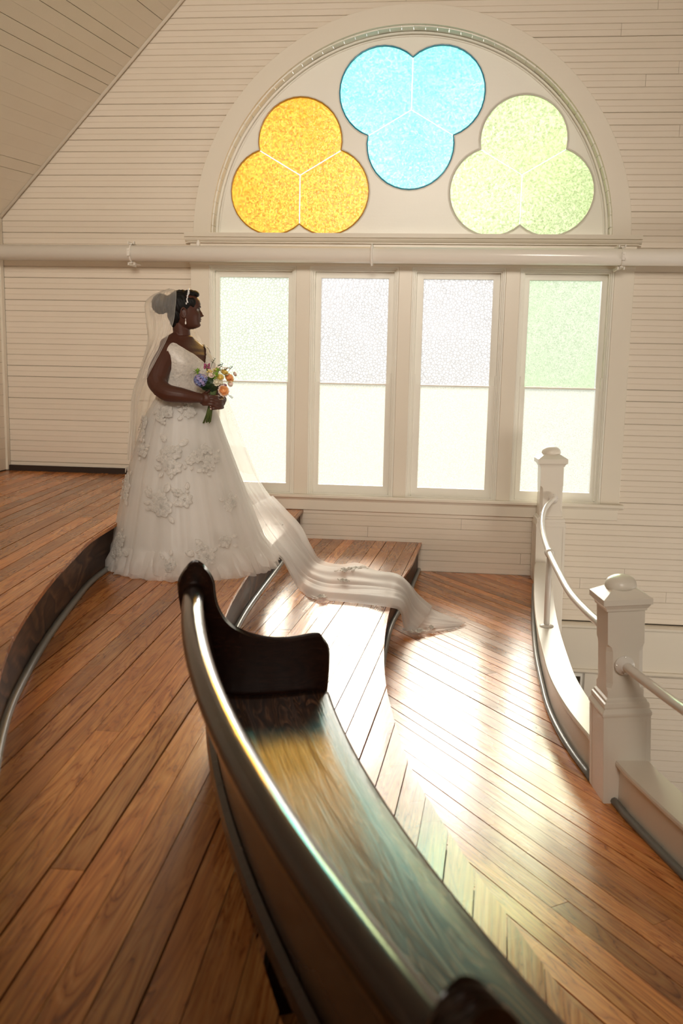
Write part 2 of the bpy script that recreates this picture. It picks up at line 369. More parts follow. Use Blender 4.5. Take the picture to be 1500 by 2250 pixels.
def board(x0, x1, z):
    if x1 - x0 < .02: return
    cuts = [x0]
    if x1 - x0 > 2.2: cuts.append(x0 + rnd.uniform(.5, x1 - x0 - .5))
    cuts.append(x1)
    for q in range(len(cuts) - 1):
        o = link('wall_board', rnd.choice(bms), wall, (cuts[q], rnd.uniform(-.0008, .0008), z)); o.scale.x = cuts[q + 1] - cuts[q] - (.002 if q < len(cuts) - 2 else 0)
for k in range(0, 105):
    z = Z0 + k * PZ; zm = z + PZ / 2
    if zm > 6.0: break
    xl = -3.88 if z < 3.03 else -3.9 + (z - 3.03) / ROOF_B
    xr = min(3.6, 2 * XMID + 3.9 - max(0, (z - 3.03)) / ROOF_B) if zm > 3.03 else 3.6
    if zm < -.86: board(1.45, 3.6, z)
    elif zm < -.40: continue
    elif zm < .56: board(-1.4 if zm > .2 else -.6, 3.6, z)
    elif zm < 2.88:
        board(xl, -2.1, z); board(1.53, xr, z)
    elif zm < AC[1] + R2 + .05:
        d = zm - AC[1]; hw = math.sqrt(max(0, (R2 + .06) ** 2 - d * d))
        board(xl, AC[0] - hw, z); board(AC[0] + hw, xr, z)
    else: board(xl, xr, z)
# ------------------------------------------------------------------ left wall, right wall, rear wall, ceiling
lw = tag(empty('wall_left', (-3.9, 0, 0)), 'cream beadboard side wall seen at the far left edge', kind='structure')
MB().box(-.05, -.012, -13, 0, -3.3, 3.1).build('backing', 'back', lw)
for k in range(0, 24):
    z = .80 + k * PZ
    if z > 3.0: break
    o = MB().box(-.012, 0, -1.9, -.03, z, z + PZ - .002).build('wall_board', 'board', lw)
MB().box(-.012, 0, -13, -1.9, -3.3, 3.1).build('wall_panel', 'board', lw)
MB().box(0, .02, -.035, .02, .8, 3.03).build('corner_bead', 'trim', lw)
o = MB().box(XR, XR + .1, -13, .1, -3.3, 3.2).build('wall_right', 'board'); tag(o, 'cream side wall beyond the gallery opening, outside the frame', kind='structure')
o = MB().box(-3.95, XR, -13.1, -13, -3.3, 8).build('wall_front', 'board'); tag(o, 'cream rear wall behind the viewer, outside the frame', kind='structure')
# sloping ceiling: boards run along the building
ce = tag(empty('ceiling'), 'sloping cream board ceiling meeting the gable wall on the left', kind='structure')
D = Vector((.078, 1, .078)); S_ = Vector((1, 0, 1.06)); Sn = S_.normalized(); Dn = D.normalized(); Nn = Sn.cross(Dn).normalized()
if Nn.z > 0: Nn = -Nn
Dp = (Dn - Sn * Dn.dot(Sn)).normalized()
def cpl(t, L, off=0): p = Vector((-3.9, .03, 3.03)) + Sn * t; return p - Dn * L + Nn * off
slp = MB(); slp.add([cpl(-.6, -.2, -.03), cpl(6.3, -.2, -.03), cpl(6.3, 14, -.03), cpl(-.6, 14, -.03)], [(0, 1, 2, 3)]); slp.build('backing', 'back', ce)
t_ = -.5; k = 0
while t_ < 6.0:
    g = rnd.choice([.0005, .0005, .0008, .001, .004]); wd = .1
    L1_ = rnd.uniform(1.5, 4); segs = [(0.0, L1_), (L1_ + .002, 14)] if rnd.random() < .5 else [(0.0, 14)]
    for a_, b_ in segs:
        b = MB(); q = [cpl(t_, a_), cpl(t_ + wd - g, a_), cpl(t_ + wd - g, b_), cpl(t_, b_)]
        q2 = [v - Nn * .02 for v in q]
        b.add(q + q2, [(0, 1, 2, 3), (7, 6, 5, 4), (0, 4, 5, 1), (1, 5, 6, 2), (2, 6, 7, 3), (3, 7, 4, 0)]); b.build('ceiling_board', 'ceil', ce)
    t_ += wd
# right slope, plain sheet (out of frame but for the very corner)
zr = roof_z(XMID); o = MB().add([(XMID, .1, zr), (XR + .1, .1, zr - 1.06 * (XR + .1 - XMID)), (XR + .1, -13, zr - 1.06 * (XR + .1 - XMID)), (XMID - 1, -13, zr)], [(0, 1, 2, 3)]).build('ceiling_slope', 'ceil', ce)
MB().add([(XR, .1, zr - 1.06 * (XR - XMID)), (XR, .1, 8), (XR, -13, 8), (XR, -13, zr - 1.06 * (XR - XMID))], [(0, 1, 2, 3)])
tag(MB().tube([(-3.92, .0, 3.0), (-1.2, .0, 3.0 + 1.06 * 2.72), (.6, .0, 3.0 + 1.06 * 4.52)], .016, 8).build('trim_1', 'trim', smooth=True), 'thin cream bead strip along the joint of sloped ceiling and gable wall', kind='structure')
o = MB().box(-4.2, XR + .2, -13.2, .2, 7.9, 8.0).build('roof_deck', 'ceil', ce)
# ------------------------------------------------------------------ trims around the windows
t = empty('trim_2'); tag(t, 'flat cream casing boards and mullions framing the row of four windows', kind='structure')
for x0, x1, nm in ((-2.172, -2.008, 'casing'), (1.435, 1.597, 'casing'), (-1.241, -1.121, 'mullion'), (-.357, -.245, 'mullion'), (.544, .664, 'mullion')):
    bevel(MB().box(x0, x1, 0, .06, .664, 2.66).build(nm, 'trim', t), .004)
bevel(MB().box(-2.175, 1.60, -.002, .06, 2.64, 2.85).build('frieze', 'trim', t), .003)
bevel(MB().box(-2.178, 1.603, -.012, .03, 2.645, 2.662).build('frieze_bead', 'trim', t), .003)
bevel(MB().box(-2.20, 1.63, -.05, .11, .636, .664).build('stool', 'trim', t), .006, 3)
bevel(MB().box(-2.15, 1.59, -.004, .05, .524, .634).build('apron', 'trim', t), .003)
MB().sweep([[(x, -.0, .634), (x, -.022, .634), (x, -.018, .624), (x, -.006, .612), (x, 0, .61)] for x in (-2.16, 1.60)]).build('cove', 'trim', t)
c_ = empty('trim_3'); tag(c_, 'moulded cream cornice ledge between the arch and the four windows', kind='structure')
pr = [(.03, 2.822), (-.012, 2.822), (-.014, 2.832), (-.03, 2.842), (-.038, 2.856), (-.040, 2.868), (-.058, 2.872), (-.060, 2.906), (.12, 2.906)]
MB().sweep([[(x, y, z) for y, z in pr] for x in (-2.212, 1.632)]).build('cornice', 'trim', c_)
MB().box(-2.19, 1.61, -.03, .02, 2.826, 2.834).build('fillet', 'trim', c_)
# arch casing
def arc_ring(r0, r1, y0, y1, n=72, a0=0, a1=math.pi, c=AC):
    rings = []
    for k in range(n + 1):
        a = a0 + (a1 - a0) * k / n; cs, sn = math.cos(a), math.sin(a)
        rings.append([(c[0] + r0 * cs, y0, c[1] + r0 * sn), (c[0] + r1 * cs, y0, c[1] + r1 * sn), (c[0] + r1 * cs, y1, c[1] + r1 * sn), (c[0] + r0 * cs, y1, c[1] + r0 * sn)])
    return MB().sweep(rings)
t = empty('trim_4'); tag(t, 'broad flat semicircular cream casing around the arched window', kind='structure')
bevel(arc_ring(R2, R1, 0, .05, 90).build('arch_casing', 'trim', t), .003)
# ------------------------------------------------------------------ four sash windows
wins = [('window_1', -2.008, -1.241, -1.930, -1.312, 'p1', 'p3', 'leftmost tall sash window, partly hidden by the bride and veil'),
        ('window_2', -1.121, -.357, -1.031, -.441, 'p2', 'p3', 'second tall sash window from the left, bright sprigged upper glass'),
        ('window_3', -.245, .544, -.146, .447, 'p2', 'p3', 'third tall sash window from the left, sprigged upper glass'),
        ('window_4', .664, 1.435, .749, 1.330, 'p4', 'p5', 'rightmost tall sash window with pale green upper glass')]
for nm, x0, x1, gx0, gx1, mu, ml, lab in wins:
    t = empty(nm, (0, 0, 0)); tag(t, lab, kind='structure')
    bevel(MB().frame(x0, x1, .662, 2.64, .014, .004, .12, 0).build('outer_bead', 'sash', t), .002)
    bevel(MB().frame(x0 + .014, x1 - .014, .662, 2.626, .014, .016, .12, 0).build('middle_bead', 'sash', t), .002)
    bevel(MB().frame(x0 + .028, x1 - .028, .662, 2.612, .012, .032, .12, 0).build('inner_bead', 'sash', t), .002)
    a0, a1 = x0 + .04, x1 - .04
    for xa, xb in ((a0, a0 + .012), (a1 - .012, a1)): bevel(MB().box(xa, xb, .03, .07, .68, 1.74).build('stop_strip', 'sash', t), .003)
    up_ = bevel(MB().frame(a0, a1, 1.64, 2.60, gx0 - a0, .075, .11, .012, 2.60 - 2.548).build('upper_sash', 'sash', t), .003)
    lo_ = bevel(MB().frame(a0, a1, .672, 1.652, gx0 - a0 + .002, .045, .085, .078, .014).build('lower_sash', 'sash', t), .003)
    MB().box(gx0 - .01, gx1 + .01, .088, .093, 1.645, 2.555).build('pane', mu, up_)
    MB().box(gx0 - .01, gx1 + .01, .060, .065, .742, 1.645).build('pane', ml, lo_)
    MB().box(a0, a1, .03, .13, .664, .676).build('sill', 'sash', t)
    MB().frame(x0 - .06, x1 + .06, .6, 2.70, .07, .09, .26).build('outer_frame', 'sash', t)
# ------------------------------------------------------------------ arched window with three trefoils
aw = empty('window_5'); tag(aw, 'arched window with yellow, aqua and green trefoil lights in a white panel', kind='structure')
nb = 54
for k in range(nb):                       # the boards lining the curved reveal
    a0 = math.pi * k / nb + .0012; a1 = math.pi * (k + 1) / nb - .0012; dr = rnd.uniform(-.002, .002)
    arc_ring(R2 - .012 + dr, R2 + .012, .03, .155, 2, a0, a1).build('reveal_board', 'sash', aw)
for r, rr, y in ((R2 - .022, .013, .135), (R2 - .045, .007, .148), (R2 - .008, .006, .045)):
    MB().tube([(AC[0] + r * math.cos(math.pi * k / 80), y, AC[1] + r * math.sin(math.pi * k / 80)) for k in range(81)], rr, 8).build('arch_moulding', 'sash', aw, True)
def trefoil(c, r, a, flip, n=20):         # outline points (x,z)
    out = []; half = math.pi - math.acos(max(-1, min(1, 0)))
    sq = math.sqrt(r * r - (a * math.sin(R(60))) ** 2); cc = a * .5 + sq
    for k in range(3):
        th = R(90 + 120 * k + (180 if flip else 0)); lx, lz = a * math.cos(th), a * math.sin(th)
        s0 = math.atan2(cc * math.sin(th - R(60)) - lz, cc * math.cos(th - R(60)) - lx); s1 = math.atan2(cc * math.sin(th + R(60)) - lz, cc * math.cos(th + R(60)) - lx)
        while s1 < s0: s1 += 2 * math.pi
        for i in range(n): s = s0 + (s1 - s0) * i / n; out.append((c[0] + lx + r * math.cos(s), c[1] + lz + r * math.sin(s)))
    return out, cc, n
TF = [((-1.243, 3.418), .36, .276, False, 'gy', 'rimy'), ((-.300, 3.947), .367, .28, True, 'gb', 'rimb'), ((.648, 3.420), .362, .277, False, 'gg', 'rimg')]
cu = bpy.data.curves.new('panel', 'CURVE'); cu.dimensions = '2D'; cu.fill_mode = 'BOTH'; cu.extrude = .012
def spl(P):
    s = cu.splines.new('POLY'); s.points.add(len(P) - 1); s.use_cyclic_u = True
    for k, p in enumerate(P): s.points[k].co = (p[0], p[1], 0, 1)
spl([(AC[0] + (R2 + .005) * math.cos(math.pi * k / 60), AC[1] + (R2 + .005) * math.sin(math.pi * k / 60)) for k in range(61)] + [(AC[0] - R2, 2.80), (AC[0] + R2, 2.80)])
for c, r, a, fl, g, rm in TF: spl(trefoil(c, r, a, fl)[0])
po = bpy.data.objects.new('panel', cu); col.objects.link(po); dg = bpy.context.evaluated_depsgraph_get()
pm = bpy.data.meshes.new_from_object(po.evaluated_get(dg)); bpy.data.objects.remove(po)
pm.materials.clear(); pm.materials.append(M['sash']); o = link('panel', pm, aw, (0, .160, 0), (R(90), 0, 0))
for (c, r, a, fl, g, rm), tn in zip(TF, ('amber', 'aqua', 'pale green')):
    P, cc, n_ = trefoil(c, r, a, fl)
    tf = MB().tube([(p[0], .146, p[1]) for p in P], .0065, 6, True).build('trefoil_edge_tint', rm, aw, True); tf['label'] = tn + ' tube round the trefoil, imitating refraction and shadow at the glass edge'  # tube colour stands in for refraction and shadow at the glass edge
    MB().tube([(p[0], .150, p[1]) for p in trefoil(c, r + .012, a, fl)[0]], .006, 6, True).build('trefoil_moulding', 'sash', aw, True)
    for k in range(3):
        Q = P[k * n_:(k + 1) * n_ + 1] if k < 2 else P[k * n_:] + [P[0]]
        th = R(90 + 120 * k + (180 if fl else 0)); ux, uz = math.cos(th), math.sin(th); Q = list(Q)
        for ei, sa in ((0, th - R(60)), (-1, th + R(60))):
            sx_, sz_ = math.cos(sa), math.sin(sa); dt = ux * sx_ + uz * sz_; nx_, nz_ = ux - dt * sx_, uz - dt * sz_; nl = math.hypot(nx_, nz_); Q[ei] = (Q[ei][0] + nx_ / nl * .0045, Q[ei][1] + nz_ / nl * .0045)
        L = [(c[0] + ux * .0052, c[1] + uz * .0052)] + Q; m = len(L)
        V = [(p[0], y, p[1]) for y in (.156, .161) for p in L]
        o = mesh('pane', V, [tuple(range(m)), tuple(range(m, 2 * m))[::-1]] + [(i, i + m, (i + 1) % m + m, (i + 1) % m) for i in range(m)], g, tf)
        e0 = P[k * n_]; MB().tube([(c[0], .1585, c[1]), (e0[0], .1585, e0[1])], .006, 6).build('came', 'cames', tf, True)
# ------------------------------------------------------------------ lower storey: belt, window, floor
t = empty('trim_5'); tag(t, 'cream belt ledge and fascia on the wall below the gallery, at right', kind='structure')
MB().sweep([[(x, .02, -.395), (x, -.03, -.395), (x, -.06, -.41), (x, -.06, -.428), (x, -.02, -.436), (x, .02, -.44)] for x in (.3, XR)]).build('ledge', 'trim', t)
MB().box(.3, XR, .0, .04, -.83, -.435).build('fascia', 'trim', t)
MB().sweep([[(x, .02, -.82), (x, -.02, -.82), (x, -.035, -.84), (x, -.012, -.86), (x, .02, -.862)] for x in (.3, XR)]).build('lower_moulding', 'trim', t)
t = empty('window_6'); tag(t, 'sliver of a ground floor window below the gallery beside the near newel post', kind='structure')
MB().box(1.40, 1.50, -.004, .03, -2.6, -.862).build('casing', 'trim', t)
MB().frame(.5, 1.40, -2.6, -.862, .035, .01, .09).build('sash', 'sash', t); MB().box(.53, 1.37, .05, .055, -2.57, -.89).build('pane', 'p5', t)
MB().box(.3, .5, .0, .05, -3.3, -.83).build('wall_panel', 'board', wall)
o = MB().box(-3.95, XR, -13, .1, -3.4, -3.3).build('floor', 'lowfloor'); tag(o, 'brown ground floor far below the gallery rail', kind='structure')
# ------------------------------------------------------------------ gallery floors
EL1 = [(-.085, .02), (-.12, -.5), (-.146, -.924), (-.23, -1.713), (-.249, -2.226), (-.246, -2.949), (-.21, -3.583), (-.151, -4.077), (-.043, -4.682), (.112, -5.211), (.235, -5.553), (.367, -5.906), (.63, -6.5), (1.0, -7.2), (1.5, -8.0)]
EL2 = [(-1.152, .02), (-1.133, -1.23), (-1.118, -2.36), (-1.09, -2.95), (-1.045, -3.45), (-.947, -4.15), (-.792, -4.858), (-.67, -5.27), (-.43, -5.98), (-.09, -6.8), (.34, -7.6), (.9, -8.5)]
EL3 = [(-2.06, .02), (-2.05, -1.0), (-2.03, -2.0), (-1.965, -2.5), (-1.92, -3.05), (-1.825, -3.57), (-1.71, -4.12), (-1.575, -4.65), (-1.455, -5.05), (-1.28, -5.5), (-1.05, -6.0), (-.65, -6.8), (-.2, -7.6), (.4, -8.5)]
RLE = [(.93, .02), (.86, -.5), (.805, -1.0), (.745, -1.6), (.69, -2.3), (.663, -2.9), (.655, -3.3), (.68, -3.7), (.732, -4.05), (.80, -4.35), (.94, -4.87), (1.17, -5.6), (1.55, -6.4), (2.1, -7.2), (2.8, -8.0)]
def sm(P, n=5): return [(v[0], v[1]) for v in catmull([(p[0], p[1], 0) for p in P], n)]
E1, E2, E3, RL = sm(EL1), sm(EL2), sm(EL3), sm(RLE)
def off(P, d):               # offset a polyline to its left (towards -x for lines running to -y when d<0)
    out = []
    for k in range(len(P)):
        a = P[max(k - 1, 0)]; b = P[min(k + 1, len(P) - 1)]; tx, ty = b[0] - a[0], b[1] - a[1]; l = math.hypot(tx, ty); out.append((P[k][0] + ty / l * d, P[k][1] - tx / l * d))
    return out
Zf = [0, .26, .52, .79]
def level(name, label, region, z, ang, pitch, edge=None, zlow=None, jit=.0006):
    t = empty(name, (0, 0, 0)); tag(t, label, kind='structure')
    if edge:
        inner = off(edge, .03)       # riser plane sits behind the nosing (towards -x)
        P = [p for p in region if p not in edge]
        MB().sweep([[(a[0], a[1], z - .021), (b[0], b[1], z - .021), (b[0], b[1], zlow), (a[0], a[1], zlow)] for a, b in zip(inner, off(edge, .055))]).build('riser', 'riser', t, False)
        rings = []
        for a in off(edge, .030 - .014):
            pass
        c0 = off(edge, .018); 
        MB().tube([(p[0], p[1], zlow + .012) for p in c0], .0185, 8).build('shoe_moulding', 'shoe', t, True)
    lay_planks(t, region, z, ang, pitch, 'floor', jit=jit)
    return t
s_ = lambda P, y=-8.6: P
level('floor.001', 'lowest gallery floor of narrow pine boards laid diagonally beside the rail', E1[:] and ([(p[0] - .06, p[1]) for p in E1] + RL[::-1]), 0, math.atan2(-.83, .56), .0785)
level('floor.002', 'first raised gallery tier of pine boards, bright between pew and lowest floor', [(p[0] - .06, p[1]) for p in E2] + E1[::-1], Zf[1], R(86), .0945, E1, 0.0)
level('floor.003', 'second raised gallery tier of pine boards, where the bride stands', [(p[0] - .06, p[1]) for p in E3] + E2[::-1], Zf[2], R(91.5), .0925, E2, Zf[1])
level('floor.004', 'highest gallery tier of pine boards at the left wall', [(-3.9, .02), (-3.9, -8.5)] + E3[::-1], Zf[3], R(95), .0925, E3, Zf[2])
sb = MB()
sb.prism([(p[0] - .05, p[1]) for p in E1] + RL[::-1], -.16, -.0205); sb.build('floor_deck', 'sub', bpy.data.objects['floor.001'])
MB().prism([(p[0] - .05, p[1]) for p in E2] + off(E1, .05)[::-1], .0, Zf[1] - .0205).build('floor_deck', 'sub', bpy.data.objects['floor.002'])
MB().prism([(p[0] - .05, p[1]) for p in E3] + off(E2, .05)[::-1], .0, Zf[2] - .0205).build('floor_deck', 'sub', bpy.data.objects['floor.003'])
MB().prism([(-3.9, .02), (-3.9, -8.5)] + off(E3, .05)[::-1], .0, Zf[3] - .0205).build('floor_deck', 'sub', bpy.data.objects['floor.004'])
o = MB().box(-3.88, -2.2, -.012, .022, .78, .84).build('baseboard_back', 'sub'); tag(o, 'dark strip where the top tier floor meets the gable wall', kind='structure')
# gallery front fascia under the rail
o = MB().sweep([[(a[0], a[1], -.01), (b[0], b[1], -.01), (b[0], b[1], -.55), (a[0], a[1], -.55)] for a, b in zip(off(RL, -.12), off(RL, -.09))]).build('trim_6', 'trim'); tag(o, 'white fascia of the gallery edge below the curb', kind='structure')
# ------------------------------------------------------------------ round pipe in front of the wall
t = empty('wall_pipe', (0, -.2, 2.71)); tag(t, 'long white painted pipe running across in front of the windows', 'pipe')
def seg(x0, x1, r): return lathe([(r, x0), (r, x1)], 28)
o = seg(-3.88, 6.5, .0665).build('pipe', 'pipe', t, True, rot=(0, R(90), 0))
for x in (-2.631, 1.446):
    b = MB().tube([(x, .0695 * math.cos(a), .0695 * math.sin(a)) for a in [R(20 * k) for k in range(18)]], .007, 6, True)
    for dz in (-1, 1):
        b.box(x - .014, x + .014, -.02, .21, dz * .078 - .004, dz * .078 + .004); b.box(x - .03, x - .022, -.012, .19, dz * .086 - .012, dz * .086 + .012); b.box(x + .02, x + .028, -.012, .02, dz * .086 - .012, dz * .086 + .012)
    b.box(x - .012, x + .012, -.086, -.066, -.03, .03); b.tube([(x, -.085, .015), (x, -.1, .015)], .006, 6); b.tube([(x + .012, -.085, -.02), (x + .012, -.1, -.02)], .006, 6)
    b.build('pipe_clamp', 'rail', t)
x = -.577
b = MB(); b.tube([(x, .074 * math.cos(a), .08 * math.sin(a)) for a in [R(20 * k) for k in range(18)]], .010, 8, True)
b.ell((x, -.03, .0), (.018, .055, .092), 14, 10)
b.build('pipe_bracket', 'rail', t, True)
b = lathe([(.016, .055), (.017, .085), (.013, .10), (.005, .112), (.0, .114)], 14, (-2.05, 0, 0)); b.build('plug', 'pipe', t, True)
# ------------------------------------------------------------------ gallery curb, posts and rail
def newel(name, label, loc, rz, lean, s=1.0, w=.192, zb=.378, zm=.45, zn=.825, zc=.877, low=0.0):
    t = empty(name, loc); t.rotation_euler = (0, lean, rz); tag(t, label, 'newel post', 'square white newel posts of the gallery rail')
    h = w / 2; sh = h * .79
    def sq(a, z): return [(-a, -a, z), (a, -a, z), (a, a, z), (-a, a, z)]
    b = MB().sweep([sq(h, low), sq(h, zb)]); bevel(b.build('base', 'post', t), .003)
    b = MB()
    for sgn in (-1, 1):                         # applied strips that leave a sunk panel on each base face
        b.box(-h - .002, -h + .018, sgn * (h + .0015) - .0015, sgn * (h + .0015) + .0015, .01, zb); b.box(h - .018, h + .002, sgn * (h + .0015) - .0015, sgn * (h + .0015) + .0015, .01, zb)
        b.box(sgn * (h + .0015) - .0015, sgn * (h + .0015) + .0015, h - .018, h, .01, zb); b.box(sgn * (h + .0015) - .0015, sgn * (h + .0015) + .0015, -h, -h + .018, .01, zb)
        b.box(-h + .018, h - .018, sgn * (h + .0015) - .0015, sgn * (h + .0015) + .0015, zb - .02, zb)
    b.build('panel_strip', 'post', t)
    g = zm - zb
    b = MB().sweep([sq(h + .001, zb), sq(h + .006, zb + .15 * g), sq(h + .006, zb + .25 * g), sq(h - .004, zb + .5 * g), sq(h - .002, zb + .6 * g), sq(h - .004, zb + .8 * g), sq(sh + .01, zb + .85 * g), sq(sh + .008, zm), sq(sh, zm + .006)])
    b.build('base_moulding', 'post', t)
    def ch(a, c, z): return [(-a, -a + c, z), (-a + c, -a, z), (a - c, -a, z), (a, -a + c, z), (a, a - c, z), (a - c, a, z), (-a + c, a, z), (-a, a - c, z)]
    z1, z2 = zm + (zn - zm) * .10, zm + (zn - zm) * .62; c0, c1 = .0015, .022
    MB().sweep([ch(sh, c0, zm), ch(sh, c0, z1 - .002), ch(sh, c1 * .75, z1 + .01), ch(sh, c1, z1 + .03), ch(sh, c1, z2 - .03), ch(sh, c1 * .75, z2 - .01), ch(sh, c0, z2 + .002), ch(sh, c0, zn + .01)]).build('shaft', 'post', t)
    k = h / .096
    cp = MB().sweep([sq(sh - .001, zn - .002), sq(sh + .006, zn), sq(sh + .008, zn + .010), sq(sh + .014, zn + .018), sq(h - .002, zn + .026), sq(h + .004, zn + .028), sq(h + .004, zc), sq(h * .52, zc + .030 * k), sq(0.001, zc + .031 * k)]).build('cap', 'post', t)
    zt = zc + .026 * k; r = .064 * k
    lathe([(r * .93, 0), (r, .008 * k), (r * 1.0, .016 * k), (r * .95, .028 * k), (r * .82, .040 * k), (r * .6, .049 * k), (r * .3, .055 * k), (.0005, .057 * k)], 28, (0, 0, zt)).build('finial', 'post', cp, True)
    return t
newel('newel_post', 'larger looking near white newel post with rounded cap at curb junction', (.836, -4.216, 0), R(7.4), R(-3.4))
newel('newel_post', 'far white newel post standing against the gable wall below window four', (1.0, -.17, 0), R(2), R(-1.2), w=.238, zb=.49, zm=.575, zn=1.0, zc=1.065, low=-.42)
def curb(name, label, In, z, wd, extra):
    t = empty(name, (0, 0, 0)); tag(t, label, 'curb')
    o0, o1, o2 = off(In, 0), off(In, -wd), off(In, .012)
    inn, out = off(In, -.012), off(In, -wd + .005)
    MB().sweep([[(a[0], a[1], 0.001), (b[0], b[1], 0.001), (b[0], b[1], z - .02), (a[0], a[1], z - .02)] for a, b in zip(inn, out)]).build('curb_body', 'post', t)
    a_, b_ = off(In, .010), off(In, -wd - .006)
    rings = []
    for a, b in zip(a_, b_):
        ux, uy = (b[0] - a[0]), (b[1] - a[1]); l = math.hypot(ux, uy); ux /= l; uy /= l
        rings.append([(a[0] + ux * d, a[1] + uy * d, z - .026 + h) for d, h in ((.004, 0), (0, .008), (0, .018), (.004, .026), (l - .004, .026), (l, .018), (l, .008), (l - .004, 0))])
    MB().sweep(rings).build('curb_cap', 'post', t)
    s = off(In, .004); MB().tube([(p[0], p[1], .012) for p in s], .016, 8).build('shoe_moulding', 'shoe', t, True)
    return t
i0 = max(k for k, p in enumerate(RL) if p[1] > -4.16)
CA = [(p[0], p[1]) for p in RL if -4.06 < p[1] < -.33]; CB = [(p[0], p[1]) for p in RL if p[1] < -4.30]
curb('rail_curb', 'curved white curb with flat cap between the two newel posts', [(.895, -.292)] + CA + [(.738, -4.112)], .19, .125, 0)
curb('rail_curb', 'straight white curb running from near newel post to right edge', [(.80, -4.318)] + [p for p in CB if p[1] < -4.36], .19, .125, 0)
def rail_path(off_, z0, z1, ys): 
    pass
t = empty('gallery_rail', (.99, -.29, .737)); tag(t, 'slender curved white pipe rail between the two newel posts', 'handrail')
def rel(P, o): return [Vector(p) - Vector(o) for p in P]
RP = catmull([(1.0, -.292, .74), (.985, -.36, .735), (.90, -.62, .70), (.83, -1.05, .675), (.775, -1.6, .663), (.735, -2.3, .662), (.718, -2.9, .664), (.712, -3.4, .668), (.735, -3.8, .675), (.775, -4.118, .68)], 6)
RO = (.99, -.29, .737)
MB().tube(rel(RP, RO), .0195, 12).build('rail', 'rail', t, True)
MB().tube(rel([(.735, -2.27, .662), (.735, -2.285, .662), (.735, -2.30, .662), (.735, -2.315, .662), (.735, -2.33, .662)], RO), [.022, .030, .024, .030, .022], 14).build('collar', 'rail', t, True)
MB().tube(rel([(.735, -2.3, .655), (.742, -2.3, .192)], RO), .0185, 12).build('stanchion', 'rail', t, True)
lathe([(.044, .0), (.044, .004), (.03, .010), (.019, .012)], 18, tuple(Vector((.742, -2.3, .191)) - Vector(RO))).build('stanchion_flange', 'rail', t, True)
b = MB()
for y, r in ((0, .040), (.006, .040), (.010, .026), (.022, .024)): pass
def flange(p, d, parent, org, mat='rail'):
    d = Vector(d).normalized(); p = Vector(p) - Vector(org)
    b = MB().tube([p, p + d * .006, p + d * .0061, p + d * .014, p + d * .015, p + d * .028], [.040, .040, .032, .030, .025, .023], 20); o = b.build('flange', mat, parent, True)
    a = d.orthogonal().normalized(); c = d.cross(a)
    for k in range(4): an = R(45 + 90 * k); q = p + d * .006 + (a * math.cos(an) + c * math.sin(an)) * .034; MB().ell(q, (.004, .004, .004), 6, 4).build('screw', 'metal', o)
flange((1.0, -.292, .738), (0, -1, 0), t, RO)
t = empty('gallery_rail', (.80, -4.31, .60)); tag(t, 'slender white pipe rail leaving near newel post towards the right edge', 'handrail')
RO2 = (.80, -4.31, .60)
MB().tube(rel(catmull([(.802, -4.322, .60), (.845, -4.55, .605), (.925, -4.9, .612), (1.09, -5.4, .62), (1.4, -6.05, .63), (1.9, -6.8, .63)], 6), RO2), .0195, 12).build('rail', 'rail', t, True)
flange((.800, -4.316, .60), (.1, -1, 0), t, RO2)
MB().tube(rel([(1.09, -5.4, .61), (1.1, -5.4, .19)], RO2), .0185, 12).build('stanchion', 'rail', t, True)
# ------------------------------------------------------------------ curved pew
PC = (5.6, -3.67); PB = .2605
def pol(r, th, z=0): a = R(th); return (PC[0] - r * math.cos(a), PC[1] - r * math.sin(a), z)
t = empty('curved_pew', pol(6.3, 22, PB)); tag(t, 'long curved dark wooden pew with scrolled end on the first tier', 'pew')
PO = Vector(t.location)
def arcsweep(prof, th0=13.2, th1=31.8, n=48):
    return MB().sweep([[tuple(Vector(pol(r, th0 + (th1 - th0) * k / n, z)) - PO) for r, z in prof] for k in range(n + 1)])
# wood grain must run round the bench: keep local coords but give the sweeps their own texture-friendly frame
seat = arcsweep([(6.10, .655), (6.088, .662), (6.083, .675), (6.088, .688), (6.10, .695), (6.16, .694), (6.24, .688), (6.33, .683), (6.40, .685), (6.455, .692), (6.46, .665), (6.40, .655)]).build('seat', 'pewseat', t, True)
bk_ = arcsweep([(6.425, .68), (6.438, .68), (6.51, 1.02), (6.535, 1.02), (6.470, .66), (6.43, .655)]).build('backrest', 'pew', t)
rail = arcsweep([(6.506, .985), (6.504, 1.03), (6.507, 1.047), (6.518, 1.060), (6.537, 1.066), (6.556, 1.060), (6.569, 1.047), (6.572, 1.032), (6.566, 1.012), (6.552, 1.002), (6.548, .985)]).build('top_rail', 'pewrail', t, True)
arcsweep([(6.462, .655), (6.495, .655), (6.500, .668), (6.495, .690), (6.480, .70)]).build('lower_rail', 'pew', t)
arcsweep([(6.105, .60), (6.125, .60), (6.125, .657), (6.105, .657)]).build('front_apron', 'pew', t)
OUT = [(6.475, .262), (6.478, .40), (6.472, .445), (6.455, .475), (6.458, .52), (6.497, .69), (6.566, .92), (6.582, 1.0), (6.588, 1.06), (6.580, 1.092), (6.562, 1.117), (6.533, 1.128), (6.503, 1.117), (6.484, 1.096), (6.473, 1.068),
       (6.469, 1.030), (6.460, .990), (6.437, .945), (6.408, .913), (6.372, .888), (6.33, .871), (6.276, .860), (6.22, .860), (6.165, .869), (6.130, .873), (6.108, .868), (6.093, .850), (6.087, .815), (6.088, .75), (6.093, .68), (6.105, .56), (6.118, .44), (6.110, .36), (6.085, .31), (6.075, .262)]
OUT = sm(OUT, 3)
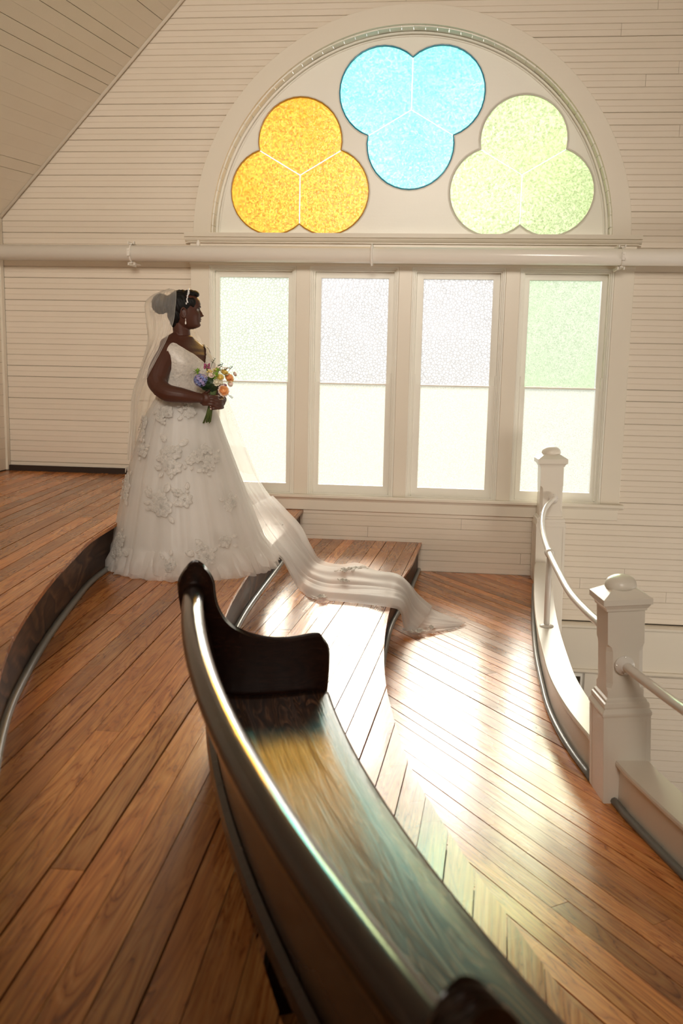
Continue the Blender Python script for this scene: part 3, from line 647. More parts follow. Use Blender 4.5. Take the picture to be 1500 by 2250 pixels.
def end_panel(th, side):
    e = Vector((-math.cos(R(th)), -math.sin(R(th)), 0)); nv = Vector((-math.sin(R(th)), math.cos(R(th)), 0)) * side   # outward normal
    base = Vector((PC[0], PC[1], 0)) - PO
    P3 = lambda r, z, d: base + e * r + nv * d + Vector((0, 0, z))
    # thickness with a triple-bead edge: inset rings towards the middle of the panel
    ctr = (6.28, .62)
    def inset(k, d):
        m = len(OUT); a = OUT[(k - 1) % m]; b = OUT[(k + 1) % m]; tx, tz = b[0] - a[0], b[1] - a[1]; l = math.hypot(tx, tz); return (OUT[k][0] - tz / l * -d * -1, OUT[k][1] + tx / l * -d)
    rings = []
    for d, y in ((.010, 0), (.003, .002), (0, .008), (.0015, .013), (.006, .0165), (.0015, .020), (-.003, .026), (.0015, .032), (.006, .0355), (.0015, .039), (0, .044), (.003, .050), (.010, .052)):
        rings.append([P3(*inset(k, d), y) for k in range(len(OUT))])
    return MB().sweep(rings).build('end_panel', 'pew', t)
ep = end_panel(13.2, 1); ep['label'] = 'scrolled end panel with low armrest and beaded edge'
end_panel(31.8, -1)
b = MB(); e = Vector((-math.cos(R(22)), -math.sin(R(22)), 0)); nv = Vector((-math.sin(R(22)), math.cos(R(22)), 0)); base = Vector((PC[0], PC[1], 0)) - PO
LG = [(6.13, .262), (6.46, .262), (6.465, .32), (6.42, .38), (6.40, .50), (6.44, .60), (6.455, .657), (6.12, .657), (6.15, .55), (6.19, .45), (6.17, .36), (6.12, .31)]
b.sweep([[base + e * r + nv * d + Vector((0, 0, z)) for r, z in LG] for d in (-.02, .02)]); b.build('support', 'pew', t)
# ------------------------------------------------------------------ the bride
FZ = .521; BC = Vector((-1.575, -2.39, FZ)); TA = R(-27); HA = R(14)
bride = empty('person', BC); tag(bride, 'bride in white lace gown and long veil, looking at the window with a bouquet', 'person')
tf_ = Vector((math.cos(TA), math.sin(TA), 0)); tl_ = Vector((-math.sin(TA), math.cos(TA), 0))
def T(x, y, z): return tf_ * x + tl_ * y + Vector((0, 0, z))          # torso frame -> local of the empty
def W(x, y, z): return Vector((x, y, z)) - BC                          # world -> local
RINGS = [(.60, .12, .13, .15), (.78, .15, .17, .19), (.90, .16, .18, .20), (1.02, .135, .13, .172), (1.09, .13, .115, .158), (1.16, .14, .115, .162), (1.22, .16, .12, .168), (1.27, .165, .122, .172), (1.31, .140, .118, .176), (1.345, .110, .108, .178), (1.375, .085, .095, .160), (1.395, .070, .080, .125), (1.41, .060, .066, .090), (1.43, .055, .058, .064)]
def ringat(z):
    for k in range(len(RINGS) - 1):
        a, b = RINGS[k], RINGS[k + 1]
        if a[0] <= z <= b[0]: t = (z - a[0]) / (b[0] - a[0]); t2 = t * t * (3 - 2 * t) * .5 + t * .5; return [a[i] + (b[i] - a[i]) * t2 for i in (1, 2, 3)]
    return list(RINGS[0][1:]) if z < RINGS[0][0] else list(RINGS[-1][1:])
def torso(ph, z, o=0.0):                                               # ph 0 = front, + = her left
    f, b, s = ringat(z); c, sn = math.cos(ph), math.sin(ph); r = f if c > 0 else b; p = 2.3
    k = (abs(c) ** p + abs(sn) ** p) ** (-1 / p)
    x, y = r * c * k, s * sn * k
    bb = .030 * math.exp(-((z - 1.235) / .055) ** 2) * (math.exp(-((ph - .50) / .30) ** 2) + math.exp(-((ph + .50) / .30) ** 2)); x += bb
    l = math.hypot(x, y) or 1; return T(x + o * x / l, y + o * y / l, z)
BM = MB()
zs = [.60 + (1.43 - .60) * k / 44 for k in range(45)]
BM.sweep([[torso(2 * math.pi * i / 40, z) for i in range(40)] for z in zs])
def limb(P, rr, n=12, steps=5, b=None):
    b = b or BM
    Q = catmull([(*p,) for p in P], steps); RR = [v[0] for v in catmull([(r, 0, 0) for r in rr], steps)]
    b.tube(Q, RR, n); b.ell(Q[0], (RR[0],) * 3, n, 8); b.ell(Q[-1], (RR[-1],) * 3, n, 8)
# legs under the gown
for s in (-1, 1):
    limb([T(0, .09 * s, .85), T(.01, .09 * s, .47), T(0, .09 * s, .09)], [.095, .062, .042]); limb([T(-.02, .09 * s, .05), T(.12, .10 * s, .035)], [.042, .03])
# neck
HB = W(-1.555, -2.395, 2.0)                                            # chin level, centre of the skull
limb([T(-.012, 0, 1.36), T(-.006, 0, 1.43), HB + Vector((-.03, 0, .02)), HB + Vector((-.03, 0, .08))], [.060, .054, .052, .055], 16)
limb([T(-.02, -.03, 1.41), T(-.02, -.12, 1.372)], [.048, .045]); limb([T(-.02, .03, 1.41), T(-.02, .12, 1.372)], [.048, .045])
# right arm (towards the viewer)
limb([W(-1.625, -2.50, 1.850), W(-1.660, -2.570, 1.76), W(-1.670, -2.62, 1.68), W(-1.640, -2.650, 1.634)], [.066, .066, .060, .052], 14, 6)
limb([W(-1.640, -2.650, 1.636), W(-1.585, -2.675, 1.608), W(-1.505, -2.675, 1.597), W(-1.435, -2.650, 1.586), W(-1.408, -2.636, 1.583)], [.053, .052, .045, .034, .030], 14, 6)
# left arm, mostly hidden
limb([W(-1.50, -2.245, 1.845), W(-1.475, -2.19, 1.74), W(-1.44, -2.19, 1.64)], [.064, .058, .046], 14, 5)
limb([W(-1.44, -2.19, 1.64), W(-1.37, -2.32, 1.60), W(-1.305, -2.48, 1.570)], [.047, .040, .028], 14, 5)
# right hand round the stems: palm behind, fingers curl over the front (stem bundle axis near (-1.375,-2.43))
BM.ell(W(-1.3820, -2.6120, 1.5760), (.040, .020, .037), 14, 10)
SX, SY = -1.346, -2.560
for k in range(4):
    z = 1.594 - k * .0165; l = (.98, 1.05, 1.0, .86)[k]
    P = [W(-1.3860, -2.6170, z), W(SX - .012, SY - .052, z + .001), W(SX + .018 * l, SY - .047, z - .001), W(SX + .036 * l, SY - .022, z - .003), W(SX + .036 * l, SY + .000, z - .004)]
    limb(P, [.0098, .0094, .0088, .0082, .0070], 10, 4)
limb([W(-1.4020, -2.5980, 1.5940), W(-1.3760, -2.5750, 1.6160), W(-1.3560, -2.5720, 1.6340), W(-1.3400, -2.5820, 1.6410)], [.0125, .0110, .0098, .0085], 10, 4)
# left hand: closes below, fingertips come round the far side
BM.ell(W(-1.2960, -2.5050, 1.5600), (.018, .030, .028), 14, 10)
for k in range(4):
    z = 1.566 - k * .0150
    limb([W(-1.2920, -2.5200, z + .004), W(-1.2960, -2.5550, z + .002), W(-1.3120, -2.5860, z), W(-1.3300, -2.5980, z - .002), W(-1.3460, -2.5960, z - .003)], [.0095, .0090, .0084, .0080, .0068], 10, 4)
limb([W(-1.3040, -2.4950, 1.5640), W(-1.3140, -2.5200, 1.5840), W(-1.3190, -2.5400, 1.5960)], [.0115, .0100, .0085], 10, 4)
# head: stacked slices (front, back, half width)
SL = [(-.006, .045, -.005, .022), (.0, .066, -.015, .034), (.008, .082, -.028, .044), (.020, .0905, -.045, .052), (.033, .0895, -.056, .0575), (.045, .089, -.066, .0625), (.060, .0885, -.076, .067), (.080, .0885, -.086, .071), (.100, .0865, -.092, .073), (.115, .0855, -.095, .074), (.130, .0915, -.097, .075), (.150, .0925, -.097, .0755), (.170, .086, -.093, .073), (.190, .070, -.082, .064), (.205, .046, -.060, .046), (.213, .020, -.030, .022)]
hf = Vector((math.cos(HA), math.sin(HA), 0)); hl = Vector((-math.sin(HA), math.cos(HA), 0))
def H(x, y, z): return HB + hf * x + hl * y + Vector((0, 0, z))
def slc(z):
    for k in range(len(SL) - 1):
        a, b = SL[k], SL[k + 1]
        if a[0] <= z <= b[0]: t = (z - a[0]) / (b[0] - a[0]); return [a[i] + (b[i] - a[i]) * t for i in (1, 2, 3)]
g = lambda v, m, s: math.exp(-((v - m) / s) ** 2)
rings = []
for k in range(66):
    z = -.006 + .2185 * k / 65; f, b, wd = slc(z); rr = []
    for i in range(64):
        ph = 2 * math.pi * i / 64; c, sn = math.cos(ph), math.sin(ph); p = 2.25; kk = (abs(c) ** p + abs(sn) ** p) ** (-1 / p)
        x = (f if c > 0 else -b) * c * kk; y = wd * sn * kk
        if c > 0:
            x += .0225 * g(y, 0, .0085) * (g(z, .076, .008) + .72 * g(z, .092, .014) + .18 * g(z, .110, .012))         # nose
            x += .009 * (g(y, .014, .007) + g(y, -.014, .007)) * g(z, .073, .007)                                      # nostrils
            x += .0085 * g(y, 0, .019) * (g(z, .056, .0048) + .95 * g(z, .0445, .005)) - .004 * g(z, .0505, .0022) * g(y, 0, .02) - .003 * g(z, .036, .004) * g(y, 0, .02)
            x -= .0085 * (g(y, .031, .016) + g(y, -.031, .016)) * g(z, .110, .011)                                     # eye sockets
            x += .0035 * (g(y, .031, .018) + g(y, -.031, .018)) * g(z, .128, .006)                                     # brows
            x += .0045 * (g(y, .040, .018) + g(y, -.040, .018)) * g(z, .080, .018)                                     # cheeks
            x += .004 * g(y, 0, .016) * g(z, .016, .010)
        rr.append(H(x, y, z))
    rings.append(rr)
BM.sweep(rings)
for s in (-1, 1):                                                      # ears
    BM.tube([H(-.006 + .016 * math.cos(a) - .004, s * (.0735 + .006 * math.sin(a * .5)), .090 + .029 * math.sin(a)) for a in [R(20 * k) for k in range(18)]], .0048, 8, True)
    BM.ell(H(-.009, s * .072, .088), (.013, .007, .024), 10, 8); BM.ell(H(.002, s * .0745, .060), (.006, .004, .008), 8, 6)
body = BM.build('body', 'skin', bride)
rm = body.modifiers.new('remesh', 'REMESH'); rm.mode = 'VOXEL'; rm.voxel_size = .0034; rm.use_smooth_shade = True
smo = body.modifiers.new('smooth', 'SMOOTH'); smo.factor = .5; smo.iterations = 2
dg = bpy.context.evaluated_depsgraph_get(); nm_ = bpy.data.meshes.new_from_object(body.evaluated_get(dg)); body.modifiers.clear(); body.data = nm_
nm_.polygons.foreach_set('use_smooth', [True] * len(nm_.polygons))
# eyes, brows, lips
for s in (-1, 1):
    ey = MB().ell(H(.0735, s * .031, .109), (.0115, .0125, .0095), 14, 10).build('eye', 'eyew', bride, True)
    MB().ell(H(.0828, s * .031, .109), (.0035, .0055, .0055), 12, 8).build('iris', 'iris', ey, True)
    MB().tube([H(.0835 - .5 * abs(y) ** 1.6, s * (.031 + y), .1155 + .0025 * math.cos(y * 120)) for y in [-.013 + .026 * k / 8 for k in range(9)]], .0016, 6).build('eyelash', 'hair', bride, True)
    MB().tube([H(.0925 - .9 * abs(y + .001) ** 1.6, s * (.032 + y), .1285 + .002 * math.cos(y * 90)) for y in [-.018 + .036 * k / 8 for k in range(9)]], [.001, .002, .0026, .0026, .0026, .0024, .002, .0015, .0008], 6).build('eyebrow', 'hair', bride, True)
MB().tube([H(.0955 - 14 * y * y, y, .056) for y in [-.019 + .038 * k / 8 for k in range(9)]], [.001, .0022, .003, .0034, .0032, .0034, .003, .0022, .001], 8).build('lips', 'lip', bride, True)
# hair
HM = MB(); RY = Matrix.Rotation(-HA, 3, 'Z').inverted()
HM.ell(H(-.022, 0, .138), (.096, .0835, .092), 28, 20, RY)
HM.ell(H(-.048, 0, .085), (.062, .070, .072), 20, 14, RY)
HM.ell(H(-.060, 0, .045), (.036, .045, .05), 16, 10, RY)
HM.ell(H(.030, 0, .205), (.052, .058, .026), 20, 12, RY)
HM.ell(H(.060, .0, .206), (.026, .048, .020), 16, 10, RY)
for s in (-1, 1): HM.ell(H(.030, s * .058, .150), (.036, .020, .034), 14, 10, RY)
HM.ell(H(-.148, 0, .142), (.056, .060, .062), 24, 18, RY); HM.ell(H(-.105, 0, .15), (.04, .045, .045), 14, 10, RY)
hair = HM.build('hair', 'hair', bride); rm = hair.modifiers.new('remesh', 'REMESH'); rm.mode = 'VOXEL'; rm.voxel_size = .004; smo = hair.modifiers.new('smooth', 'SMOOTH'); smo.factor = .5; smo.iterations = 3
dg = bpy.context.evaluated_depsgraph_get(); nm_ = bpy.data.meshes.new_from_object(hair.evaluated_get(dg)); hair.modifiers.clear(); hair.data = nm_
for v in nm_.vertices:
    q = v.co - HB; n_ = math.sin(q.x * 260 + q.z * 130) * .0012 + math.sin(q.y * 300 + q.z * 80) * .0010; v.co += v.normal * n_
nm_.polygons.foreach_set('use_smooth', [True] * len(nm_.polygons))
# headband of crystals, earrings, nails
hbm = MB(); r3 = random.Random(8)
for k in range(74):
    a = R(-83 + 166 * k / 73); hbm.ell(H(.008 + .016 * math.cos(a) + r3.uniform(-.004, .004), .0875 * math.sin(a), .125 + .1115 * math.cos(a) + r3.uniform(-.002, .002)), (.0045, .0045, .0045), 7, 5)
tag(hbm.build('headband', 'gem', bride, True), kind='stuff')['label'] = 'sparkling crystal headband'
for s in (-1, 1):
    er = MB().ell(H(.003, s * .0815, .051), (.0028, .0028, .0035), 8, 6).build('earring', 'pearl', bride, True)
    MB().tube([H(.003, s * .082, .050), H(.003, s * .0825, .040)], .0014, 6).build('earring_drop', 'pearl', er, True)
    lathe([(.0002, .010), (.002, .004), (.0042, -.004), (.005, -.009), (.0038, -.014), (.0002, -.016)], 12, tuple(H(.003, s * .083, .034))).build('earring_drop', 'pearl', er, True)
for k in range(4):
    z = 1.594 - k * .0165; l = (.98, 1.05, 1.0, .86)[k]; MB().ell(W(SX + .041 * l, SY - .006, z - .0035), (.0035, .0065, .0055), 8, 6).build('fingernail', 'nail', bride, True)
for k in range(4):
    z = 1.566 - k * .0150; MB().ell(W(-1.345, -2.601, z - .003), (.0065, .0035, .0052), 8, 6).build('fingernail', 'nail', bride, True)
# bodice and straps
def ztop(ph):
    a = abs((ph + math.pi) % (2 * math.pi) - math.pi)
    P = [(0, 1.262), (.28, 1.315), (.55, 1.352), (.80, 1.378), (1.02, 1.384), (1.17, 1.355), (1.35, 1.292), (1.60, 1.262), (2.0, 1.262), (2.35, 1.31), (2.6, 1.29), (3.15, 1.20)]
    for k in range(len(P) - 1):
        if P[k][0] <= a <= P[k + 1][0]: t = (a - P[k][0]) / (P[k + 1][0] - P[k][0]); return P[k][1] + (P[k + 1][1] - P[k][1]) * t
    return 1.2
V = []; F = []; NP, NV = 96, 26
for j in range(NV + 1):
    for i in range(NP):
        ph = 2 * math.pi * i / NP; z = 1.0 + (ztop(ph) - 1.0) * j / NV; V.append(torso(ph, z, .009 + .0015 * math.sin(ph * 31 + z * 240) * math.cos(z * 190 - ph * 17)))
for j in range(NV):
    for i in range(NP): F.append((j * NP + i, j * NP + (i + 1) % NP, (j + 1) * NP + (i + 1) % NP, (j + 1) * NP + i))
bo = mesh('bodice', V, F, 'bodice', bride, True); so_ = bo.modifiers.new('solid', 'SOLIDIFY'); so_.thickness = .004; so_.offset = 1
hem_ = [torso(2 * math.pi * i / NP, ztop(2 * math.pi * i / NP), .011 + .003 * (i % 2)) for i in range(NP)]
MB().tube(hem_, .0038, 6, True).build('neckline_trim', 'bodice', bo, True)
MB().tube([torso(2 * math.pi * i / 60, 1.055, .013) for i in range(60)], .006, 8, True).build('waist_seam', 'bodice', bo, True)
# skirt: lining and layered tulle with scalloped, folded hem. hem centre drifts to match the spread train
def lerp(P, z):
    for k in range(len(P) - 1):
        if P[k][0] >= z >= P[k + 1][0]: t = (P[k][0] - z) / (P[k][0] - P[k + 1][0]); return [P[k][i] + (P[k + 1][i] - P[k][i]) * t for i in range(1, len(P[k]))]
    return list(P[-1][1:]) if z < P[-1][0] else list(P[0][1:])
SK = [(1.07, -1.572, -2.390, .150, .175), (1.02, -1.575, -2.39, .180, .195), (.95, -1.580, -2.39, .215, .225), (.83, -1.580, -2.39, .255, .265), (.70, -1.578, -2.39, .300, .310), (.54, -1.570, -2.39, .350, .36), (.39, -1.558, -2.39, .395, .405), (.24, -1.545, -2.39, .440, .44), (.10, -1.535, -2.385, .485, .475), (.03, -1.53, -2.385, .500, .485), (.008, -1.53, -2.385, .505, .49)]
def skirt(name, mat, off_, amp, seed, zb, NPh=168, hemw=0.0, parent=bride):
    r4 = random.Random(seed); ks = [(r4.choice([9, 11, 13, 14]), r4.uniform(0, 6), .45), (r4.choice([17, 19, 23]), r4.uniform(0, 6), .35), (r4.choice([29, 33, 37]), r4.uniform(0, 6), .2)]
    V = []; F = []; NZ = 46
    for j in range(NZ + 1):
        z = 1.07 + (zb - 1.07) * (j / NZ) ** .9; cx, cy, rx, ry = lerp(SK, z); t = min(1, (1.07 - z) / 1.0)
        for i in range(NPh):
            ph = 2 * math.pi * i / NPh; fo = sum(a * math.sin(k * ph + p + .8 * t) for k, p, a in ks)
            sc = 1 + amp * (.25 + t) * fo / max(.25, rx / .4); fl = 0
            if t > .9: fl = hemw * (t - .9) * 10 * (.5 + .5 * math.sin(23 * ph + seed))
            rr_ = off_ * (.3 + .7 * t) + fl; zz = z + (.010 * math.sin(19 * ph + seed) * max(0, t - .85) * 6 if t > .85 else 0)
            V.append(W(cx + (rx * sc + rr_) * math.cos(ph), cy + (ry * sc + rr_) * math.sin(ph), FZ + max(zz, .004)))
    for j in range(NZ):
        for i in range(NPh): F.append((j * NPh + i, (j + 1) * NPh + i, (j + 1) * NPh + (i + 1) % NPh, j * NPh + (i + 1) % NPh))
    return mesh(name, V, F, mat, parent, True)
sk = skirt('skirt', 'satin', -.045, .030, 3, .06)
sk2 = skirt('tulle_overlay', 'tulle', -.012, .036, 5, .012, hemw=.03); sk3 = skirt('tulle_overlay', 'tulle', .012, .036, 9, .03, hemw=.05)
# tiered ruffle near the hem
def ruffle(z0, z1, off_, seed):
    V = []; F = []; N = 240
    for j in range(7):
        t = j / 6; z = z0 + (z1 - z0) * t; cx, cy, rx, ry = lerp(SK, z)
        for i in range(N):
            ph = 2 * math.pi * i / N; o = off_ * (.2 + t) + (.014 * math.sin(27 * ph + seed) + .008 * math.sin(41 * ph)) * t; V.append(W(cx + (rx + o) * math.cos(ph), cy + (ry + o) * math.sin(ph), FZ + max(.003, z + .006 * math.sin(33 * ph + seed) * t)))
    for j in range(6):
        for i in range(N): F.append((j * N + i, (j + 1) * N + i, (j + 1) * N + (i + 1) % N, j * N + (i + 1) % N))
    return mesh('hem_ruffle', V, F, 'tulle', sk, True)
ruffle(.16, .006, .030, 2); ruffle(.10, .004, .045, 5)
# lace flowers: leaf-shaped petals round a beaded heart, laid on a surface given by a point function
def lace(surf, u0, v0, size, seed, parent, n=3, name='lace_applique', mat='lace'):
    r5 = random.Random(seed); b = MB()
    def petal(u, v, ang, L, Wd):
        pts = []; m = 9
        for k in range(m):
            t = k / (m - 1); wv = Wd * math.sin(math.pi * min(1, t * .9 + .07)) ** .75
            for s in (-1, 0, 1):
                uu = u + math.cos(ang) * L * t - math.sin(ang) * wv * s; vv = v + math.sin(ang) * L * t + math.cos(ang) * wv * s
                pts.append(surf(uu, vv, .007 + .004 * (1 - abs(s)) + r5.uniform(0, .0015)))
        F = []
        for k in range(m - 1):
            for s in range(2): F.append((k * 3 + s, k * 3 + s + 1, k * 3 + s + 4, k * 3 + s + 3))
        b.add(pts, F)
        b.tube([pts[3 * k] for k in range(m)] + [pts[3 * k + 2] for k in range(m - 1, -1, -1)], .0014, 5)
    for q in range(n):
        u = u0 + (r5.uniform(-.8, .8) * size if q else 0); v = v0 + (r5.uniform(-1.0, 1.0) * size if q else 0); s = size * (1 if q == 0 else r5.uniform(.55, .8)); a0 = r5.uniform(0, 6)
        for k in range(7): petal(u, v, a0 + k * 2 * math.pi / 7, s * r5.uniform(.60, .82), s * .27)
        for k in range(8): p = surf(u + r5.uniform(-.15, .15) * s, v + r5.uniform(-.15, .15) * s, .012); b.ell(p, (.0035, .0035, .0035), 6, 4)
        for k in range(2): petal(u + math.cos(a0 + k) * s, v + math.sin(a0 + k) * s, a0 + k + r5.uniform(-.6, .6), s * .65, s * .2)
    o = b.build(name, mat, parent, True); return o
def sksurf(u, v, o):           # u: metres round the skirt from the camera-facing line, v: height above the floor
    cx, cy, rx, ry = lerp(SK, v); ph = -math.pi / 2 + u / max(.15, rx); t = (1.07 - v); return W(cx + (rx + .012 + .020 * min(1, t) + o) * math.cos(ph), cy + (ry + .012 + .020 * min(1, t) + o) * math.sin(ph), FZ + max(.01, v))
for u, v, s, n, sd_ in ((.00, .72, .085, 4, 1), (.16, .72, .06, 3, 2), (.235, .68, .055, 3, 12), (-.02, .42, .090, 4, 3), (.10, .47, .06, 2, 4), (-.30, .52, .07, 4, 5), (-.36, .17, .075, 4, 6), (.22, .14, .075, 3, 7), (.36, .42, .05, 3, 8), (-.20, .90, .06, 4, 9), (-.03, .98, .05, 4, 10), (.10, .97, .045, 3, 11), (.02, .10, .05, 2, 13), (-.19, .74, .05, 3, 14), (.33, .22, .05, 2, 15)):
    lace(sksurf, u, v, s, sd_, sk3, n)
# ------------------------------------------------------------------ veil
def sheet(name, rows, mat, parent, wob, nu=70, sub=6, seed=1, cols=None, fold=14, thick=False):
    """rows: list of rows, each a list of control points across; smooth in both directions, with lengthwise folds"""
    RR = []
    C = [catmull(r, max(2, nu // (len(r) - 1))) for r in rows]; n = min(len(c) for c in C); C = [c[:n] for c in C]
    colm = [catmull([c[i] for c in C], sub) for i in range(n)]; m = len(colm[0]); r6 = random.Random(seed)
    ph = [r6.uniform(0, 6) for _ in range(6)]
    G_ = [[colm[i][j] for i in range(n)] for j in range(m)]; V = []
    for j in range(m):
        tj = j / (m - 1); a = wob(tj)
        for i in range(n):
            p = G_[j][i]; du = G_[j][min(i + 1, n - 1)] - G_[j][max(i - 1, 0)]; dv = G_[min(j + 1, m - 1)][i] - G_[max(j - 1, 0)][i]; nn = du.cross(dv)
            nn = nn.normalized() if nn.length > 1e-9 else Vector((0, 0, 1)); s = i / (n - 1)
            d = math.sin(s * fold * 3.1 + ph[0] + 1.5 * tj) * .5 + math.sin(s * fold * 5.3 + ph[1] - 2 * tj) * .3 + math.sin(s * fold * 9.7 + ph[2]) * .2
            V.append(p + nn * d * a)
    F = [(j * n + i, j * n + i + 1, (j + 1) * n + i + 1, (j + 1) * n + i) for j in range(m - 1) for i in range(n - 1)]
    return mesh(name, V, F, mat, parent, True)
veil = [ # near edge ... back ... far edge (world coords)
 [(-1.600, -2.440, 2.222), (-1.625, -2.435, 2.230), (-1.655, -2.400, 2.236), (-1.625, -2.355, 2.230), (-1.595, -2.345, 2.222)],
 [(-1.588, -2.480, 2.190), (-1.675, -2.505, 2.204), (-1.750, -2.415, 2.190), (-1.680, -2.315, 2.212), (-1.585, -2.305, 2.190)],
 [(-1.588, -2.500, 2.120), (-1.700, -2.530, 2.130), (-1.800, -2.425, 2.140), (-1.700, -2.30, 2.130), (-1.565, -2.290, 2.120)],
 [(-1.600, -2.505, 2.030), (-1.700, -2.520, 2.030), (-1.795, -2.415, 2.030), (-1.690, -2.29, 2.030), (-1.530, -2.270, 2.020)],
 [(-1.625, -2.560, 1.925), (-1.700, -2.550, 1.920), (-1.785, -2.410, 1.910), (-1.700, -2.27, 1.900), (-1.480, -2.220, 1.890)],
 [(-1.665, -2.645, 1.800), (-1.745, -2.600, 1.790), (-1.800, -2.420, 1.780), (-1.700, -2.22, 1.770), (-1.420, -2.140, 1.730)],
 [(-1.715, -2.675, 1.690), (-1.785, -2.630, 1.680), (-1.820, -2.430, 1.670), (-1.700, -2.18, 1.650), (-1.370, -2.110, 1.600)],
 [(-1.770, -2.640, 1.580), (-1.830, -2.580, 1.570), (-1.850, -2.440, 1.560), (-1.730, -2.12, 1.520), (-1.310, -2.090, 1.440)],
 [(-1.830, -2.540, 1.400), (-1.865, -2.500, 1.400), (-1.880, -2.420, 1.400), (-1.780, -2.06, 1.360), (-1.240, -2.060, 1.240)],
 [(-1.850, -2.520, 1.180), (-1.890, -2.480, 1.180), (-1.905, -2.400, 1.180), (-1.800, -2.02, 1.160), (-1.170, -2.030, 1.060)]]
vo = sheet('veil', [[W(*p) for p in r] for r in veil], 'veil', bride, lambda t: .004 + .012 * t, 96, 6, 2, fold=16)
edge = [W(*p) for p in [r[0] for r in veil]]
MB().tube(catmull(edge, 6), .0012, 5).build('veil_edge', 'veil', vo, True)
train = [ # A = upper / window side edge, then across to B = lower / viewer side edge
 [(-1.240, -2.060, 1.245), (-1.36, -2.02, 1.26), (-1.48, -2.00, 1.28), (-1.62, -2.00, 1.30)],
 [(-1.165, -2.030, 1.050), (-1.27, -2.00, 1.05), (-1.38, -1.97, 1.05), (-1.50, -1.95, 1.06)],
 [(-1.085, -1.960, .900), (-1.15, -2.00, .87), (-1.20, -2.05, .85), (-1.26, -2.05, .84)],
 [(-1.010, -1.820, .780), (-1.05, -1.98, .74), (-1.10, -2.12, .71), (-1.14, -2.20, .69)],
 [(-.945, -1.600, .640), (-.98, -1.85, .59), (-1.02, -2.05, .58), (-1.05, -2.22, .575)],
 [(-.905, -1.340, .450), (-.92, -1.60, .42), (-.95, -1.86, .42), (-.99, -2.10, .50)],
 [(-.850, -1.180, .310), (-.86, -1.50, .32), (-.88, -1.75, .30), (-.90, -1.95, .275)],
 [(-.700, -1.220, .285), (-.72, -1.55, .30), (-.74, -1.90, .285), (-.76, -2.20, .272)],
 [(-.560, -1.200, .300), (-.56, -1.60, .33), (-.57, -1.95, .285), (-.58, -2.24, .272)],
 [(-.400, -1.400, .290), (-.40, -1.70, .33), (-.40, -2.00, .30), (-.40, -2.28, .272)],
 [(-.240, -1.500, .290), (-.245, -1.72, .32), (-.25, -2.05, .30), (-.26, -2.34, .276)],
 [(-.160, -1.480, .230), (-.165, -1.72, .26), (-.17, -1.95, .24), (-.19, -2.22, .22)],
 [(-.080, -1.440, .130), (-.10, -1.70, .14), (-.12, -1.90, .12), (-.16, -2.08, .07)],
 [(.020, -1.450, .050), (-.01, -1.70, .055), (-.05, -1.90, .045), (-.10, -2.03, .018)],
 [(.150, -1.540, .026), (.12, -1.72, .030), (.08, -1.85, .026), (.03, -1.97, .014)],
 [(.270, -1.660, .012), (.25, -1.70, .016), (.22, -1.76, .014), (.18, -1.82, .010)]]
tv = sheet('veil_train', [[W(*p) for p in r] for r in train], 'train', bride, lambda t: .010 - .004 * t if t < .35 else .010 * (1 - t) + .003, 72, 7, 7, fold=6)
tv2 = sheet('veil_train', [[W(p[0] + .004, p[1] + .02, p[2] + .012) for p in r] for r in train[2:14]], 'train', bride, lambda t: .010 + .010 * math.sin(3.1 * t), 60, 6, 11, fold=4)
for v_ in (tv, tv2):
    for vert in v_.data.vertices:                   # keep the cloth above the boards it lies on
        x, y, z = vert.co + BC; zf = .52 if x < -1.115 else (.26 if x < -.235 else 0.0)
        if z < zf + .006: vert.co.z += zf + .006 - z
def gsurf(z0, zf=None):
    return lambda u, v, o: W(u, v, z0 + o * 1.4 + .006 * math.sin(u * 90) * math.cos(v * 70))
for u, v, z, s, n, sd_ in ((-.13, -1.99, .03, .055, 3, 31), (-.05, -1.98, .02, .045, 3, 32), (.03, -1.90, .02, .03, 2, 33), (-.70, -2.20, .28, .045, 2, 34), (-.53, -1.56, .34, .06, 4, 35), (-.58, -1.85, .31, .035, 2, 36), (-1.06, -1.93, .70, .03, 2, 37), (-.62, -1.62, .335, .045, 2, 38)):
    lace(gsurf(z), u, v, s, sd_, tv, n)
# small turned-back folds of tulle at the hem
for cx, cy, cz, rx, rz in ((-1.045, -2.30, .55, .05, .065), (-2.06, -2.43, .55, .05, .05)):
    V = []; F = []
    for j in range(9):
        for i in range(17):
            a = R(-20 + 220 * i / 16); t = j / 8; V.append(W(cx + rx * t * math.cos(a), cy - .02 * math.sin(3 * t) - .02 * t * math.cos(a * 2), cz - .01 + rz * t * math.sin(a) * .9))
    for j in range(8):
        for i in range(16): F.append((j * 17 + i, j * 17 + i + 1, (j + 1) * 17 + i + 1, (j + 1) * 17 + i))
    mesh('hem_fold', V, F, 'train', sk, True)
